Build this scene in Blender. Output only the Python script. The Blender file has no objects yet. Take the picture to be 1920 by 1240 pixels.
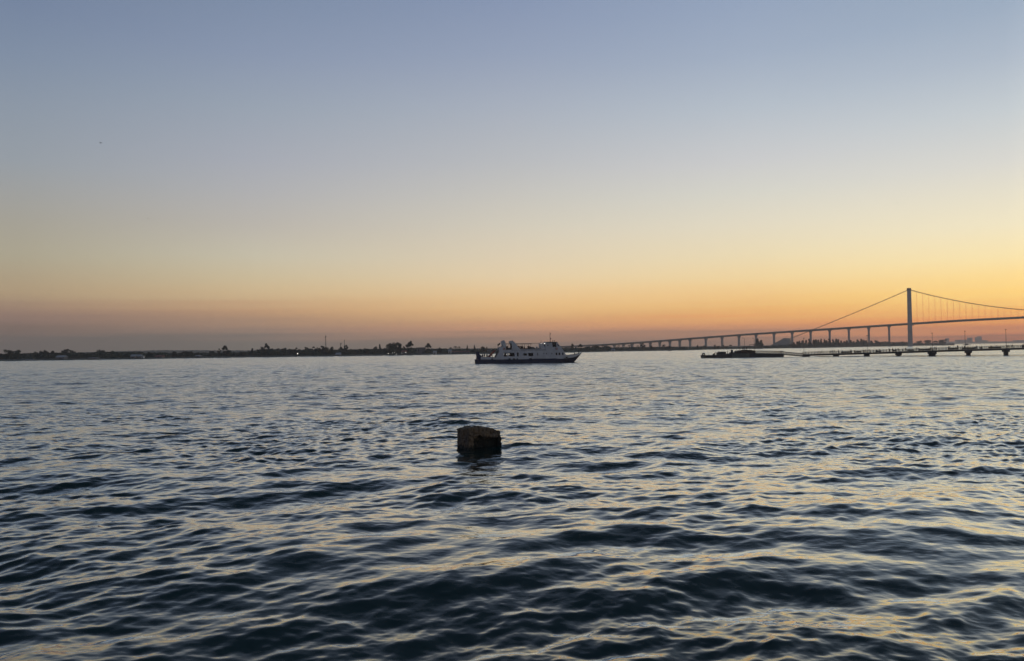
import bpy, bmesh, math, random
import numpy as np
from mathutils import Vector, Matrix
R = math.radians
rnd = random.Random(7)
scene = bpy.context.scene
C = scene.collection

# ------------------------------------------------------------------ camera
FPX, W0, H0 = 1437.0, 1920.0, 1240.0
CAM_H = 5.5
cam_d = bpy.data.cameras.new('camera')
cam_d.sensor_width = 36.0
cam_d.lens = 36.0 * FPX / W0
cam_d.clip_start = 0.1
cam_d.clip_end = 40000
cam = bpy.data.objects.new('camera', cam_d)
C.objects.link(cam)
scene.camera = cam
PITCH, ROLL = R(1.335), R(-0.686)
CAM_R = (Matrix.Rotation(R(90) + PITCH, 3, 'X') @ Matrix.Rotation(ROLL, 3, 'Z'))
cam.matrix_world = Matrix.Translation((0, 0, CAM_H)) @ CAM_R.to_4x4()

def ray(px, py):
    return CAM_R @ Vector(((px - W0 / 2) / FPX, -(py - H0 / 2) / FPX, -1))
def pt(px, py, Y):
    """the point seen at a photo pixel, Y metres ahead of the quay"""
    d = ray(px, py)
    return Vector((d.x / d.y * Y, Y, CAM_H + d.z / d.y * Y))
def on_water(px, py, z=0.0):
    d = ray(px, py)
    t = (z - CAM_H) / d.z
    return Vector((d.x * t, d.y * t, z))

# ------------------------------------------------------------------ sky
SUN_AZ = R(55)      # where the sun went down: to the right of the frame
#SKYDATA-BEGIN
SKY_T = [-1.0, 0.04, 0.284, 0.574, 0.796, 0.928, 1.0]
SKY = [  # (sine of elevation, linear colour) for each heading relative to the sunset
 [(0.0000,(0.0976,0.0976,0.1221)),(0.0500,(0.1559,0.1384,0.1683)),(0.1200,(0.2016,0.1779,0.2307)),(0.2500,(0.1683,0.1812,0.2623)),(0.4000,(0.1221,0.1559,0.2542)),(0.7000,(0.0723,0.1070,0.2086)),(1.0000,(0.0452,0.0802,0.1221))],
 [(0.0000,(0.1575,0.1262,0.0886)),(0.0144,(0.1575,0.1262,0.0886)),(0.0261,(0.2566,0.1693,0.1201)),(0.0378,(0.3290,0.2075,0.1552)),(0.0495,(0.4110,0.2641,0.1772)),(0.0670,(0.5140,0.3769,0.2220)),(0.0845,(0.4976,0.3984,0.2545)),(0.1077,(0.4669,0.4204,0.3021)),(0.1423,(0.4180,0.3945,0.3285)),(0.1764,(0.3726,0.3781,0.3677)),(0.2099,(0.3245,0.3612,0.4009)),(0.2643,(0.2764,0.3274,0.3991)),(0.3164,(0.2232,0.2833,0.3867)),(0.3659,(0.1829,0.2408,0.3574)),(0.5500,(0.1119,0.1559,0.2384)),(1.0000,(0.0452,0.0802,0.1221))],
 [(0.0000,(0.2246,0.1923,0.1412)),(0.0127,(0.2246,0.1923,0.1412)),(0.0259,(0.4516,0.2837,0.1902)),(0.0391,(0.5394,0.3242,0.1923)),(0.0523,(0.6752,0.3974,0.2069)),(0.0720,(0.7469,0.5516,0.3082)),(0.0917,(0.7027,0.5784,0.3677)),(0.1178,(0.6366,0.5813,0.4420)),(0.1565,(0.5339,0.5007,0.4463)),(0.1946,(0.4639,0.4652,0.4736)),(0.2319,(0.4059,0.4289,0.4850)),(0.2920,(0.3294,0.3824,0.4609)),(0.3490,(0.2607,0.3191,0.4406)),(0.4026,(0.2130,0.2755,0.3978)),(0.6000,(0.1119,0.1620,0.2542)),(1.0000,(0.0452,0.0802,0.1221))],
 [(0.0000,(0.3287,0.2102,0.1396)),(0.0094,(0.3287,0.2102,0.1396)),(0.0233,(0.9208,0.4325,0.2117)),(0.0372,(0.9282,0.4891,0.2055)),(0.0511,(1.0385,0.6370,0.2624)),(0.0719,(0.9902,0.6828,0.3487)),(0.0926,(0.9151,0.7203,0.4505)),(0.1201,(0.8192,0.6961,0.5021)),(0.1609,(0.6998,0.6476,0.5358)),(0.2009,(0.5986,0.5849,0.5462)),(0.2400,(0.5095,0.5247,0.5466)),(0.3028,(0.4064,0.4522,0.5325)),(0.3621,(0.3094,0.3693,0.4961)),(0.4174,(0.2504,0.3134,0.4571)),(0.6000,(0.1274,0.1812,0.2747)),(1.0000,(0.0452,0.0802,0.1221))],
 [(0.0000,(0.3636,0.1834,0.1095)),(0.0053,(0.3636,0.1834,0.1095)),(0.0185,(1.0104,0.3950,0.1544)),(0.0318,(1.2398,0.5213,0.1372)),(0.0450,(1.1500,0.6358,0.1930)),(0.0648,(1.1242,0.7187,0.2857)),(0.0846,(1.0554,0.7876,0.3951)),(0.1108,(0.9635,0.8064,0.5088)),(0.1497,(0.8489,0.7743,0.6003)),(0.1880,(0.7282,0.7141,0.6334)),(0.2255,(0.6340,0.6400,0.6450)),(0.2859,(0.4888,0.5475,0.6151)),(0.3432,(0.3716,0.4435,0.5628)),(0.3971,(0.3080,0.3841,0.5250)),(0.6000,(0.1384,0.1946,0.2961)),(1.0000,(0.0452,0.0802,0.1221))],
 [(0.0000,(0.1791,0.0040,0.0142)),(0.0013,(0.1791,0.0040,0.0142)),(0.0129,(1.3353,0.3871,0.0702)),(0.0246,(1.5323,0.5022,0.0615)),(0.0362,(1.3725,0.7163,0.1691)),(0.0537,(1.3508,0.8685,0.2460)),(0.0710,(1.2480,0.8788,0.3274)),(0.0941,(1.1397,0.9210,0.4880)),(0.1285,(0.9980,0.8890,0.6192)),(0.1625,(0.8747,0.8166,0.6547)),(0.1959,(0.7505,0.7384,0.6845)),(0.2501,(0.5866,0.6384,0.6720)),(0.3021,(0.4417,0.5122,0.6089)),(0.3517,(0.3484,0.4325,0.5537)),(0.5500,(0.1683,0.2307,0.3419)),(1.0000,(0.0452,0.0802,0.1221))],
 [(0.0000,(0.1970,0.0044,0.0156)),(0.0013,(0.2686,0.0057,0.0184)),(0.0129,(2.0030,0.5497,0.0913)),(0.0246,(2.2984,0.7131,0.0800)),(0.0362,(2.0588,1.0172,0.2198)),(0.0537,(2.0262,1.2333,0.3198)),(0.0710,(1.8720,1.2479,0.4256)),(0.0941,(1.7096,1.3078,0.6344)),(0.1285,(1.4969,1.2624,0.8050)),(0.1625,(1.3121,1.1596,0.8511)),(0.1959,(1.1258,1.0485,0.8899)),(0.2501,(0.8799,0.9065,0.8736)),(0.3021,(0.6626,0.7273,0.7915)),(0.3517,(0.5226,0.6142,0.7198)),(0.5500,(0.1683,0.2307,0.3419)),(1.0000,(0.0452,0.0802,0.1221))],
]
#SKYDATA-END
def s2l(c):
    c = c / 255.0
    return c / 12.92 if c <= 0.04045 else ((c + 0.055) / 1.055) ** 2.4

world = bpy.data.worlds.new('World')
scene.world = world
world.use_nodes = True
nt = world.node_tree
nt.nodes.clear()
N = nt.nodes.new
L = nt.links.new
tc = N('ShaderNodeTexCoord')
sep = N('ShaderNodeSeparateXYZ'); L(tc.outputs['Generated'], sep.inputs[0])
def m(op, a, b=None):
    n = N('ShaderNodeMath'); n.operation = op
    for i, v in enumerate((a, b)):
        if v is None: continue
        if isinstance(v, (int, float)): n.inputs[i].default_value = v
        else: L(v, n.inputs[i])
    return n.outputs[0]
hx = m('MULTIPLY', sep.outputs['X'], math.sin(SUN_AZ))
hy = m('MULTIPLY', sep.outputs['Y'], math.cos(SUN_AZ))
hl = m('SQRT', m('ADD', m('ADD', m('MULTIPLY', sep.outputs['X'], sep.outputs['X']), m('MULTIPLY', sep.outputs['Y'], sep.outputs['Y'])), 1e-6))
tt = m('DIVIDE', m('ADD', hx, hy), hl)
zz = m('MAXIMUM', sep.outputs['Z'], 0.0)
# faint flat streaks of evening haze low over the horizon
mp = N('ShaderNodeMapping'); mp.inputs['Scale'].default_value = (2.2, 2.2, 95)
L(tc.outputs['Generated'], mp.inputs['Vector'])
ns = N('ShaderNodeTexNoise'); ns.inputs['Scale'].default_value = 1.6; ns.inputs['Detail'].default_value = 4
L(mp.outputs[0], ns.inputs['Vector'])
wig = m('MULTIPLY', m('SUBTRACT', ns.outputs['Fac'], 0.5), 0.032)
damp = N('ShaderNodeMapRange'); damp.inputs['From Min'].default_value = 0.012; damp.inputs['From Max'].default_value = 0.10
damp.inputs['To Min'].default_value = 1; damp.inputs['To Max'].default_value = 0.0
L(zz, damp.inputs['Value'])
zz = m('MAXIMUM', m('ADD', zz, m('MULTIPLY', wig, damp.outputs[0])), 0.0)
cur = None
for k, stops in enumerate(SKY):
    cr = N('ShaderNodeValToRGB')
    el = cr.color_ramp.elements
    while len(el) > 1: el.remove(el[0])
    for i, (z, c) in enumerate(stops):
        e = el[0] if i == 0 else el.new(z)
        e.position = z
        e.color = (*c, 1)
    L(zz, cr.inputs[0])
    if cur is None: cur = cr.outputs[0]
    else:
        mr = N('ShaderNodeMapRange'); mr.interpolation_type = 'LINEAR'
        mr.inputs['From Min'].default_value = SKY_T[k - 1]; mr.inputs['From Max'].default_value = SKY_T[k]
        L(tt, mr.inputs['Value'])
        mx = N('ShaderNodeMix'); mx.data_type = 'RGBA'
        L(mr.outputs[0], mx.inputs['Factor']); L(cur, mx.inputs['A']); L(cr.outputs[0], mx.inputs['B'])
        cur = mx.outputs['Result']
bg = N('ShaderNodeBackground'); L(cur, bg.inputs['Color']); bg.inputs['Strength'].default_value = 1.0
out = N('ShaderNodeOutputWorld'); L(bg.outputs[0], out.inputs['Surface'])

vs = scene.view_settings
vs.view_transform = 'Standard'; vs.look = 'None'; vs.exposure = 0; vs.gamma = 1; vs.use_curve_mapping = False
scene.cycles.max_bounces = 8
scene.cycles.volume_bounces = 2
scene.cycles.use_denoising = True

# ------------------------------------------------------------------ helpers
def tag(o, label=None, cat=None, group=None, kind=None):
    if label: o['label'] = label
    if cat: o['category'] = cat
    if group: o['group'] = group
    if kind: o['kind'] = kind
    return o
def empty(name, loc=(0, 0, 0), rz=0, label=None, cat=None, group=None):
    o = bpy.data.objects.new(name, None); C.objects.link(o)
    o.empty_display_size = 0.5
    o.location = loc; o.rotation_euler = (0, 0, rz)
    return tag(o, label, cat, group)
def link(name, me, parent=None):
    o = bpy.data.objects.new(name, me); C.objects.link(o)
    if parent: o.parent = parent
    return o
def copy_tree(o, parent=None):
    c = o.copy(); C.objects.link(c)
    if parent: c.parent = parent
    for ch in list(o.children): copy_tree(ch, c)
    return c

class MB:
    def __init__(s): s.v = []; s.f = []
    def add(s, vs, fs):
        b = len(s.v); s.v += [tuple(v) for v in vs]; s.f += [tuple(i + b for i in f) for f in fs]
        return s
    def box(s, x0, x1, y0, y1, z0, z1):
        return s.add([(x0,y0,z0),(x1,y0,z0),(x1,y1,z0),(x0,y1,z0),(x0,y0,z1),(x1,y0,z1),(x1,y1,z1),(x0,y1,z1)],
                     [(0,3,2,1),(4,5,6,7),(0,1,5,4),(1,2,6,5),(2,3,7,6),(3,0,4,7)])
    def prism(s, poly, y0, y1):
        """side outline (x, z) given width from y0 to y1"""
        n = len(poly)
        a = sum(poly[i][0] * poly[(i + 1) % n][1] - poly[(i + 1) % n][0] * poly[i][1] for i in range(n))
        if a < 0: poly = poly[::-1]
        vs = [(x, y0, z) for x, z in poly] + [(x, y1, z) for x, z in poly]
        return s.add(vs, [tuple(range(n)), tuple(range(2 * n - 1, n - 1, -1))] + [(i, i + n, (i + 1) % n + n, (i + 1) % n) for i in range(n)])
    def tube(s, pts, r, n=8, cap=True):
        pts = [Vector(p) for p in pts]
        rs = r if isinstance(r, (list, tuple)) else [r] * len(pts)
        rings = []
        for i, p in enumerate(pts):
            d = (pts[min(i + 1, len(pts) - 1)] - pts[max(i - 1, 0)]).normalized()
            u = d.cross(Vector((0, 0, 1)) if abs(d.z) < 0.95 else Vector((1, 0, 0))).normalized()
            w = d.cross(u)
            rings.append([p + (u * math.cos(2 * math.pi * k / n) + w * math.sin(2 * math.pi * k / n)) * rs[i] for k in range(n)])
        vs = [v for q in rings for v in q]; fs = []
        for i in range(len(pts) - 1):
            for k in range(n):
                fs.append((i * n + k, i * n + (k + 1) % n, (i + 1) * n + (k + 1) % n, (i + 1) * n + k))
        if cap: fs += [tuple(range(n - 1, -1, -1)), tuple(range((len(pts) - 1) * n, len(pts) * n))]
        return s.add(vs, fs)
    def ball(s, c, r, n=10, sq=(1, 1, 1)):
        vs = []; fs = []; m_ = n // 2
        for i in range(m_ + 1):
            t = math.pi * i / m_
            for k in range(n):
                p = 2 * math.pi * k / n
                vs.append((c[0] + r * sq[0] * math.sin(t) * math.cos(p), c[1] + r * sq[1] * math.sin(t) * math.sin(p), c[2] + r * sq[2] * math.cos(t)))
        for i in range(m_):
            for k in range(n):
                fs.append((i * n + k, (i + 1) * n + k, (i + 1) * n + (k + 1) % n, i * n + (k + 1) % n))
        return s.add(vs, fs)
    def torus(s, c, r, r2, n=20, axis='y'):
        pts = []
        vs = []; fs = []
        for i in range(n):
            a = 2 * math.pi * i / n
            for k in range(8):
                b = 2 * math.pi * k / 8
                q = r + r2 * math.cos(b); h = r2 * math.sin(b)
                p = (q * math.cos(a), h, q * math.sin(a)) if axis == 'y' else (h, q * math.cos(a), q * math.sin(a))
                vs.append((c[0] + p[0], c[1] + p[1], c[2] + p[2]))
        for i in range(n):
            for k in range(8):
                j = (i + 1) % n
                fs.append((i * 8 + k, i * 8 + (k + 1) % 8, j * 8 + (k + 1) % 8, j * 8 + k))
        return s.add(vs, fs)
    def mesh(s, name, mat, smooth=False):
        me = bpy.data.meshes.new(name); me.from_pydata(s.v, [], s.f); me.materials.append(mat)
        bm = bmesh.new(); bm.from_mesh(me); bmesh.ops.recalc_face_normals(bm, faces=bm.faces); bm.to_mesh(me); bm.free()
        if smooth: me.polygons.foreach_set('use_smooth', [True] * len(me.polygons))
        me.update(); return me
    def build(s, name, mat, parent=None, smooth=False):
        return link(name, s.mesh(name, mat, smooth), parent)

def mat(name, col, rough=0.7, var=0.25, scale=2.0, metal=0.0, bump=0.0, emit=None, estr=0.0, col2=None):
    """a procedural surface: base colour broken up by noise"""
    mt = bpy.data.materials.new(name); mt.use_nodes = True
    t = mt.node_tree; b = t.nodes['Principled BSDF']
    g = t.nodes.new('ShaderNodeTexCoord')
    n = t.nodes.new('ShaderNodeTexNoise'); n.inputs['Scale'].default_value = scale; n.inputs['Detail'].default_value = 6
    t.links.new(g.outputs['Object'], n.inputs['Vector'])
    r = t.nodes.new('ShaderNodeValToRGB')
    c2 = col2 or tuple(c * (1 - var) for c in col)
    r.color_ramp.elements[0].position = 0.35; r.color_ramp.elements[0].color = (*c2, 1)
    r.color_ramp.elements[1].position = 0.65; r.color_ramp.elements[1].color = (*(tuple(min(1, c * (1 + var * 0.5)) for c in col)), 1)
    t.links.new(n.outputs['Fac'], r.inputs[0]); t.links.new(r.outputs[0], b.inputs['Base Color'])
    b.inputs['Roughness'].default_value = rough; b.inputs['Metallic'].default_value = metal
    if bump:
        bp = t.nodes.new('ShaderNodeBump'); bp.inputs['Strength'].default_value = bump; bp.inputs['Distance'].default_value = 0.05
        t.links.new(n.outputs['Fac'], bp.inputs['Height']); t.links.new(bp.outputs[0], b.inputs['Normal'])
    if emit:
        b.inputs['Emission Color'].default_value = (*emit, 1); b.inputs['Emission Strength'].default_value = estr
    return mt

M = {}
M['concrete'] = mat('weathered concrete', (0.30, 0.29, 0.27), 0.85, 0.3, 0.4)
M['bridge'] = mat('bridge concrete', (0.36, 0.345, 0.32), 0.85, 0.15, 0.08)
M['cable'] = mat('cable wrap', (0.10, 0.09, 0.085), 0.6, 0.15, 0.1)
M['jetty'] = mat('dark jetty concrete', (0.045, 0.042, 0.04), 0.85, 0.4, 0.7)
M['steel'] = mat('dark painted steel', (0.02, 0.02, 0.022), 0.6, 0.4, 0.8)
M['lampsteel'] = mat('galvanised lamp steel', (0.07, 0.065, 0.06), 0.5, 0.2, 2)
M['rust'] = mat('rusty plate', (0.05, 0.03, 0.02), 0.85, 0.5, 1.2)
M['plate'] = mat('grey green plate', (0.075, 0.085, 0.07), 0.7, 0.3, 0.8)
M['rubber'] = mat('black rubber', (0.015, 0.015, 0.015), 0.8, 0.3, 3)
M['white'] = mat('ship white paint', (0.50, 0.49, 0.475), 0.55, 0.12, 0.5)
M['blue'] = mat('navy hull paint', (0.004, 0.010, 0.045), 0.6, 0.3, 0.5)
M['deckgrey'] = mat('deck grey paint', (0.12, 0.12, 0.12), 0.7, 0.3, 0.8)
M['glass'] = mat('dark window glass', (0.006, 0.007, 0.01), 0.08, 0.2, 1)
M['awning'] = mat('dark awning cloth', (0.06, 0.045, 0.04), 0.8, 0.2, 1)
M['orange'] = mat('lifebuoy orange', (0.45, 0.10, 0.04), 0.6, 0.2, 3)
M['red'] = mat('red paint', (0.30, 0.06, 0.035), 0.55, 0.3, 2)
M['flag'] = mat('flag cloth', (0.20, 0.07, 0.02), 0.8, 0.3, 2, col2=(0.03, 0.06, 0.03))
M['leaf'] = mat('broadleaf foliage', (0.050, 0.068, 0.040), 0.75, 0.55, 0.9)
M['leaf2'] = mat('needle foliage', (0.040, 0.055, 0.036), 0.75, 0.55, 0.9)
M['bark'] = mat('bark', (0.07, 0.055, 0.045), 0.9, 0.3, 3)
M['soil'] = mat('shore soil and scrub', (0.075, 0.075, 0.055), 0.95, 0.45, 0.05, col2=(0.035, 0.045, 0.028))
M['hill'] = mat('wooded hillside', (0.05, 0.065, 0.045), 0.95, 0.5, 0.02)
M['wall'] = mat('whitewashed wall', (0.55, 0.54, 0.50), 0.85, 0.15, 0.5)
M['greywall'] = mat('grey rendered wall', (0.15, 0.145, 0.14), 0.85, 0.2, 0.5)
M['roof'] = mat('pale sheet roof', (0.30, 0.30, 0.30), 0.7, 0.15, 0.3)
M['redroof'] = mat('red tiled roof', (0.20, 0.07, 0.045), 0.8, 0.25, 0.5)
M['city'] = mat('city tower render', (0.22, 0.22, 0.22), 0.8, 0.2, 0.05)
M['lamp'] = mat('lit lamp glass', (0.9, 0.9, 0.85), 0.4, 0.02, 1, emit=(1.0, 0.93, 0.80), estr=2.4)
M['feather'] = mat('dark feathers', (0.04, 0.04, 0.045), 0.8, 0.3, 6)

# ------------------------------------------------------------------ water: one sheet of real waves
def wave_tile(Lm, n, lmin, lmax, slope, wind, spread, seed, p=3.2):
    """periodic sea patch of Lm metres: heights and the sideways drift that sharpens its crests"""
    g = np.random.default_rng(seed)
    k1 = np.fft.fftfreq(n, Lm / n) * 2 * np.pi
    kx, ky = np.meshgrid(k1, k1, indexing='xy')
    k = np.hypot(kx, ky); k[0, 0] = 1
    th = np.arctan2(ky, kx) - wind
    dirw = np.abs(np.cos(th)) ** spread + 0.04
    kp0, kp1 = 2 * np.pi / lmax, 2 * np.pi / lmin
    amp = k ** (-p / 1.0) * dirw
    band = 1 / (1 + (kp0 / k) ** 8) / (1 + (k / kp1) ** 6)
    amp = np.sqrt(amp * band); amp[0, 0] = 0
    sp = amp * (g.standard_normal((n, n)) + 1j * g.standard_normal((n, n)))
    h = np.fft.ifft2(sp)
    sx = np.fft.ifft2(1j * kx * sp).real; sy = np.fft.ifft2(1j * ky * sp).real
    sc = slope / math.sqrt((sx ** 2 + sy ** 2).mean())
    dx = np.fft.ifft2(-1j * kx / k * sp).real; dy = np.fft.ifft2(-1j * ky / k * sp).real
    return Lm, n, (h.real * sc).astype(np.float32), (dx * sc).astype(np.float32), (dy * sc).astype(np.float32)
def look(tile, x, y):
    Lm, n, h, dx, dy = tile
    u = x / Lm * n; v = y / Lm * n
    i = np.floor(u).astype(np.int64); j = np.floor(v).astype(np.int64)
    fu = (u - i).astype(np.float32); fv = (v - j).astype(np.float32)
    i0 = i % n; i1 = (i + 1) % n; j0 = j % n; j1 = (j + 1) % n
    def s(a): return (a[j0, i0] * (1 - fu) + a[j0, i1] * fu) * (1 - fv) + (a[j1, i0] * (1 - fu) + a[j1, i1] * fu) * fv
    return s(h), s(dx), s(dy)

BLOCK = on_water(881, 848)
def build_water():
    WIND = R(-90 + 14)
    # wavelengths and slopes: chop, wavelets, ripples
    T0 = wave_tile(311.0, 1024, 6.0, 17.0, 0.044, WIND - R(8), 2.5, 10)
    T1 = wave_tile(113.0, 1024, 1.6, 5.5, 0.095, WIND, 2.0, 21)
    T2 = wave_tile(37.0, 1024, 0.42, 1.7, 0.118, WIND + R(22), 1.6, 12, 3.3)
    T3 = wave_tile(9.7, 768, 0.14, 0.40, 0.045, WIND - R(14), 1.0, 13, 3.6)
    r1 = 5.0 * np.exp(np.arange(0, 1426) * 0.0030)            # to about 360 m
    r2 = np.arange(r1[-1] + 1.5, 1500, 1.6)
    r3 = r2[-1] * np.exp(np.arange(1, 40) * 0.0375)
    rr = np.concatenate([[0.8, 2.5], r1, r2, r3]); rr = rr[rr < 6400]
    az = np.concatenate([np.linspace(R(-180), R(-46), 46)[:-1], np.linspace(R(-46), R(46), 1400), np.linspace(R(46), R(180), 46)[1:-1]])
    A, RR = np.meshgrid(az, rr)
    x = np.sin(A) * RR; y = np.cos(A) * RR
    z = np.zeros_like(x, dtype=np.float32); ddx = np.zeros_like(z); ddy = np.zeros_like(z)
    core = np.abs(A) < R(46.2)
    step = np.gradient(rr)[:, None] * np.ones_like(x)
    G = wave_tile(260.0, 512, 9.0, 60.0, 1.0, WIND, 0.6, 31)[:3]; G = (260.0, 512, G[2] / G[2].std(), G[2] * 0, G[2] * 0)
    gust = np.clip(0.97 + 0.36 * look(G, x, y)[0], 0.25, 1.9)       # slicks and gust patches
    for T, lam, chop in ((T0, 9.0, 0.6), (T1, 2.8, 0.9), (T2, 0.75, 0.8), (T3, 0.22, 0.5)):
        w = np.clip((lam / np.maximum(step, 1e-3) - 1.6) / 2.0, 0, 1) * core
        h, dx, dy = look(T, x, y)
        if T is T2 or T is T3: w = w * gust
        z += h * w; ddx += dx * w * chop; ddy += dy * w * chop
    # calmer and rougher patches of wind on the bay
    # lumps of water pushed up against and past the concrete block
    def hump(cx, cy, lx, ly, ang, a):
        u = (x - cx) * math.cos(ang) + (y - cy) * math.sin(ang); v = -(x - cx) * math.sin(ang) + (y - cy) * math.cos(ang)
        return a * np.exp(-(u / lx) ** 2 - (v / ly) ** 2)
    bx, by = BLOCK.x, BLOCK.y
    z += hump(bx + 2.9, by + 1.3, 0.9, 0.32, 0.05, 0.13) + hump(bx + 4.4, by + 1.2, 0.6, 0.25, -0.1, 0.05) + hump(bx - 1.2, by + 0.8, 0.7, 0.3, -0.1, 0.06) + hump(bx + .4, by + .2, 3.5, 1.6, 0.3, 0.04)
    ripple = np.clip((step - 0.04) / 0.30, 0, 1) ** 0.8
    x = x - ddx * 0.6; y = y - ddy * 0.6
    nr, na = x.shape
    co = np.stack([x, y, z], -1).reshape(-1, 3).astype(np.float32)
    co = np.concatenate([co, np.zeros((1, 3), np.float32)])
    i = np.arange(nr - 1)[:, None] * na; j = np.arange(na)[None, :]; j2 = (j + 1) % na
    quads = np.stack([i + j, i + na + j, i + na + j2, i + j2], -1).reshape(-1, 4)[:, ::-1]
    tri = np.stack([np.full(na, nr * na), np.arange(na), (np.arange(na) + 1) % na], -1)[:, ::-1]
    me = bpy.data.meshes.new('water')
    me.vertices.add(len(co)); me.vertices.foreach_set('co', co.ravel())
    nq, ntr = len(quads), len(tri)
    me.loops.add(nq * 4 + ntr * 3)
    me.loops.foreach_set('vertex_index', np.concatenate([quads.ravel(), tri.ravel()]).astype(np.int32))
    me.polygons.add(nq + ntr)
    me.polygons.foreach_set('loop_start', np.concatenate([np.arange(nq) * 4, nq * 4 + np.arange(ntr) * 3]).astype(np.int32))
    me.update(calc_edges=True)
    me.polygons.foreach_set('use_smooth', np.ones(nq + ntr, bool))
    at = me.attributes.new('ripple', 'FLOAT', 'POINT')
    at.data.foreach_set('value', np.concatenate([ripple.ravel(), [0]]).astype(np.float32))
    me.validate(); me.update()
    return me
wm = bpy.data.materials.new('sea water'); wm.use_nodes = True
t = wm.node_tree; t.nodes.clear()
body = t.nodes.new('ShaderNodeBsdfDiffuse'); body.inputs['Color'].default_value = (0.004, 0.020, 0.020, 1)
shine = t.nodes.new('ShaderNodeBsdfGlossy'); shine.inputs['Color'].default_value = (0.98, 1.0, 0.99, 1)
lw = t.nodes.new('ShaderNodeLayerWeight')
fr = t.nodes.new('ShaderNodeValToRGB'); el = fr.color_ramp.elements       # how strongly the water mirrors, steep to glancing view
while len(el) > 1: el.remove(el[0])
for i, (p_, v_) in enumerate([(0.0, .02), (.40, .024), (.55, .036), (.66, .10), (.76, .38), (.84, .74), (.92, .93), (1.0, .94)]):
    q = el[0] if i == 0 else el.new(p_)
    q.position = p_; q.color = (v_, v_, v_, 1)
t.links.new(lw.outputs['Facing'], fr.inputs[0])
mixs = t.nodes.new('ShaderNodeMixShader'); t.links.new(fr.outputs[0], mixs.inputs[0])
t.links.new(body.outputs[0], mixs.inputs[1]); t.links.new(shine.outputs[0], mixs.inputs[2])
mo = t.nodes.new('ShaderNodeOutputMaterial'); t.links.new(mixs.outputs[0], mo.inputs['Surface'])
g = t.nodes.new('ShaderNodeNewGeometry')
def wnoise(scale, sx, sy, det):
    mp_ = t.nodes.new('ShaderNodeMapping'); mp_.inputs['Scale'].default_value = (sx, sy, 1); mp_.inputs['Rotation'].default_value = (0, 0, R(-12))
    t.links.new(g.outputs['Position'], mp_.inputs['Vector'])
    n_ = t.nodes.new('ShaderNodeTexNoise'); n_.inputs['Scale'].default_value = scale; n_.inputs['Detail'].default_value = det
    t.links.new(mp_.outputs[0], n_.inputs['Vector']); return n_.outputs['Fac']
at = t.nodes.new('ShaderNodeAttribute'); at.attribute_name = 'ripple'
rb = t.nodes.new('ShaderNodeBump'); rb.inputs['Distance'].default_value = 0.27
t.links.new(wnoise(1.0, 0.8, 1.5, 3), rb.inputs['Height'])
t.links.new(at.outputs['Fac'], rb.inputs['Strength'])
fb = t.nodes.new('ShaderNodeBump'); fb.inputs['Strength'].default_value = 0.22; fb.inputs['Distance'].default_value = 0.008
t.links.new(wnoise(9.0, 0.8, 1.3, 2), fb.inputs['Height']); t.links.new(rb.outputs[0], fb.inputs['Normal'])
for q in (body, shine, lw): t.links.new(fb.outputs[0], q.inputs['Normal'])
rg = t.nodes.new('ShaderNodeMapRange'); rg.inputs['To Min'].default_value = 0.035; rg.inputs['To Max'].default_value = 0.19
t.links.new(at.outputs['Fac'], rg.inputs['Value']); t.links.new(rg.outputs[0], shine.inputs['Roughness'])
wme = build_water(); wme.materials.append(wm)
tag(link('water', wme), kind='structure')

#SETTING
# ------------------------------------------------------------------ far shore
SHORE = [(-420, 590), (0, 645), (240, 660), (460, 715), (680, 730), (900, 790), (1090, 868), (1150, 950), (1294, 1015), (1322, 1150),
         (1400, 1230), (1520, 1300), (1600, 1520), (1700, 1800), (1740, 1850), (1790, 1880)]
def interp(tab, x):
    if x <= tab[0][0]: return tab[0][1]
    for (a, b), (c, d) in zip(tab, tab[1:]):
        if x <= c: return b + (d - b) * (x - a) / (c - a)
    return tab[-1][1]
def shore(px): return interp(SHORE, px)
def ground(off): return interp([(0, -0.6), (3, 0.5), (12, 1.1), (60, 1.8), (300, 2.6), (1500, 5.0)], off)
def at_depth(px, Y, z): 
    d = ray(px, 650); return Vector((d.x / d.y * Y, Y, z))
offs = [0, 3, 12, 60, 300, 1500]
mb = MB(); cols_ = list(range(-420, 1791, 5))
for px in cols_:
    jag = rnd.uniform(-3, 3)
    for o in offs:
        oo = o * (min(1, (1793 - px) / 120)) if o > 12 else o
        mb.v.append(tuple(at_depth(px, shore(px) + oo + (jag if o < 60 else 0), ground(o) + (rnd.uniform(-.15, .25) if o > 3 else 0))))
for i in range(len(cols_) - 1):
    for j in range(len(offs) - 1):
        a = i * len(offs) + j
        mb.f.append((a, a + len(offs), a + len(offs) + 1, a + 1))
tag(mb.build('far_shore', M['soil']), kind='structure')

def ridge(name, knots, Y, back, step, amp):
    mb = MB(); px = knots[0][0]; n = 0
    while px <= knots[-1][0]:
        z = pt(px, interp(knots, px), Y).z + rnd.uniform(-amp, amp)
        for y_, z_ in ((Y - back, -0.5), (Y - back * .45, z * .62), (Y, z), (Y + back, -0.5)):
            mb.v.append(tuple(at_depth(px, y_, z_)))
        n += 1; px += step
    for i in range(n - 1):
        for j in range(3):
            a = i * 4 + j; mb.f.append((a, a + 4, a + 5, a + 1))
    return tag(mb.build(name, M['hill']), kind='structure')
ridge('hills', [(-420, 668), (0, 664), (100, 662), (230, 658.8), (300, 656.8), (350, 657), (440, 657.2), (520, 656.5), (660, 655.2), (800, 654), (1000, 653)], 2300, 350, 1.6, 1.1)
ridge('far_coast', [(1735, 644), (1775, 642), (1850, 640.6), (1920, 640.4), (2000, 640.5), (2150, 641)], 5750, 250, 1.3, 0.9)

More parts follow.
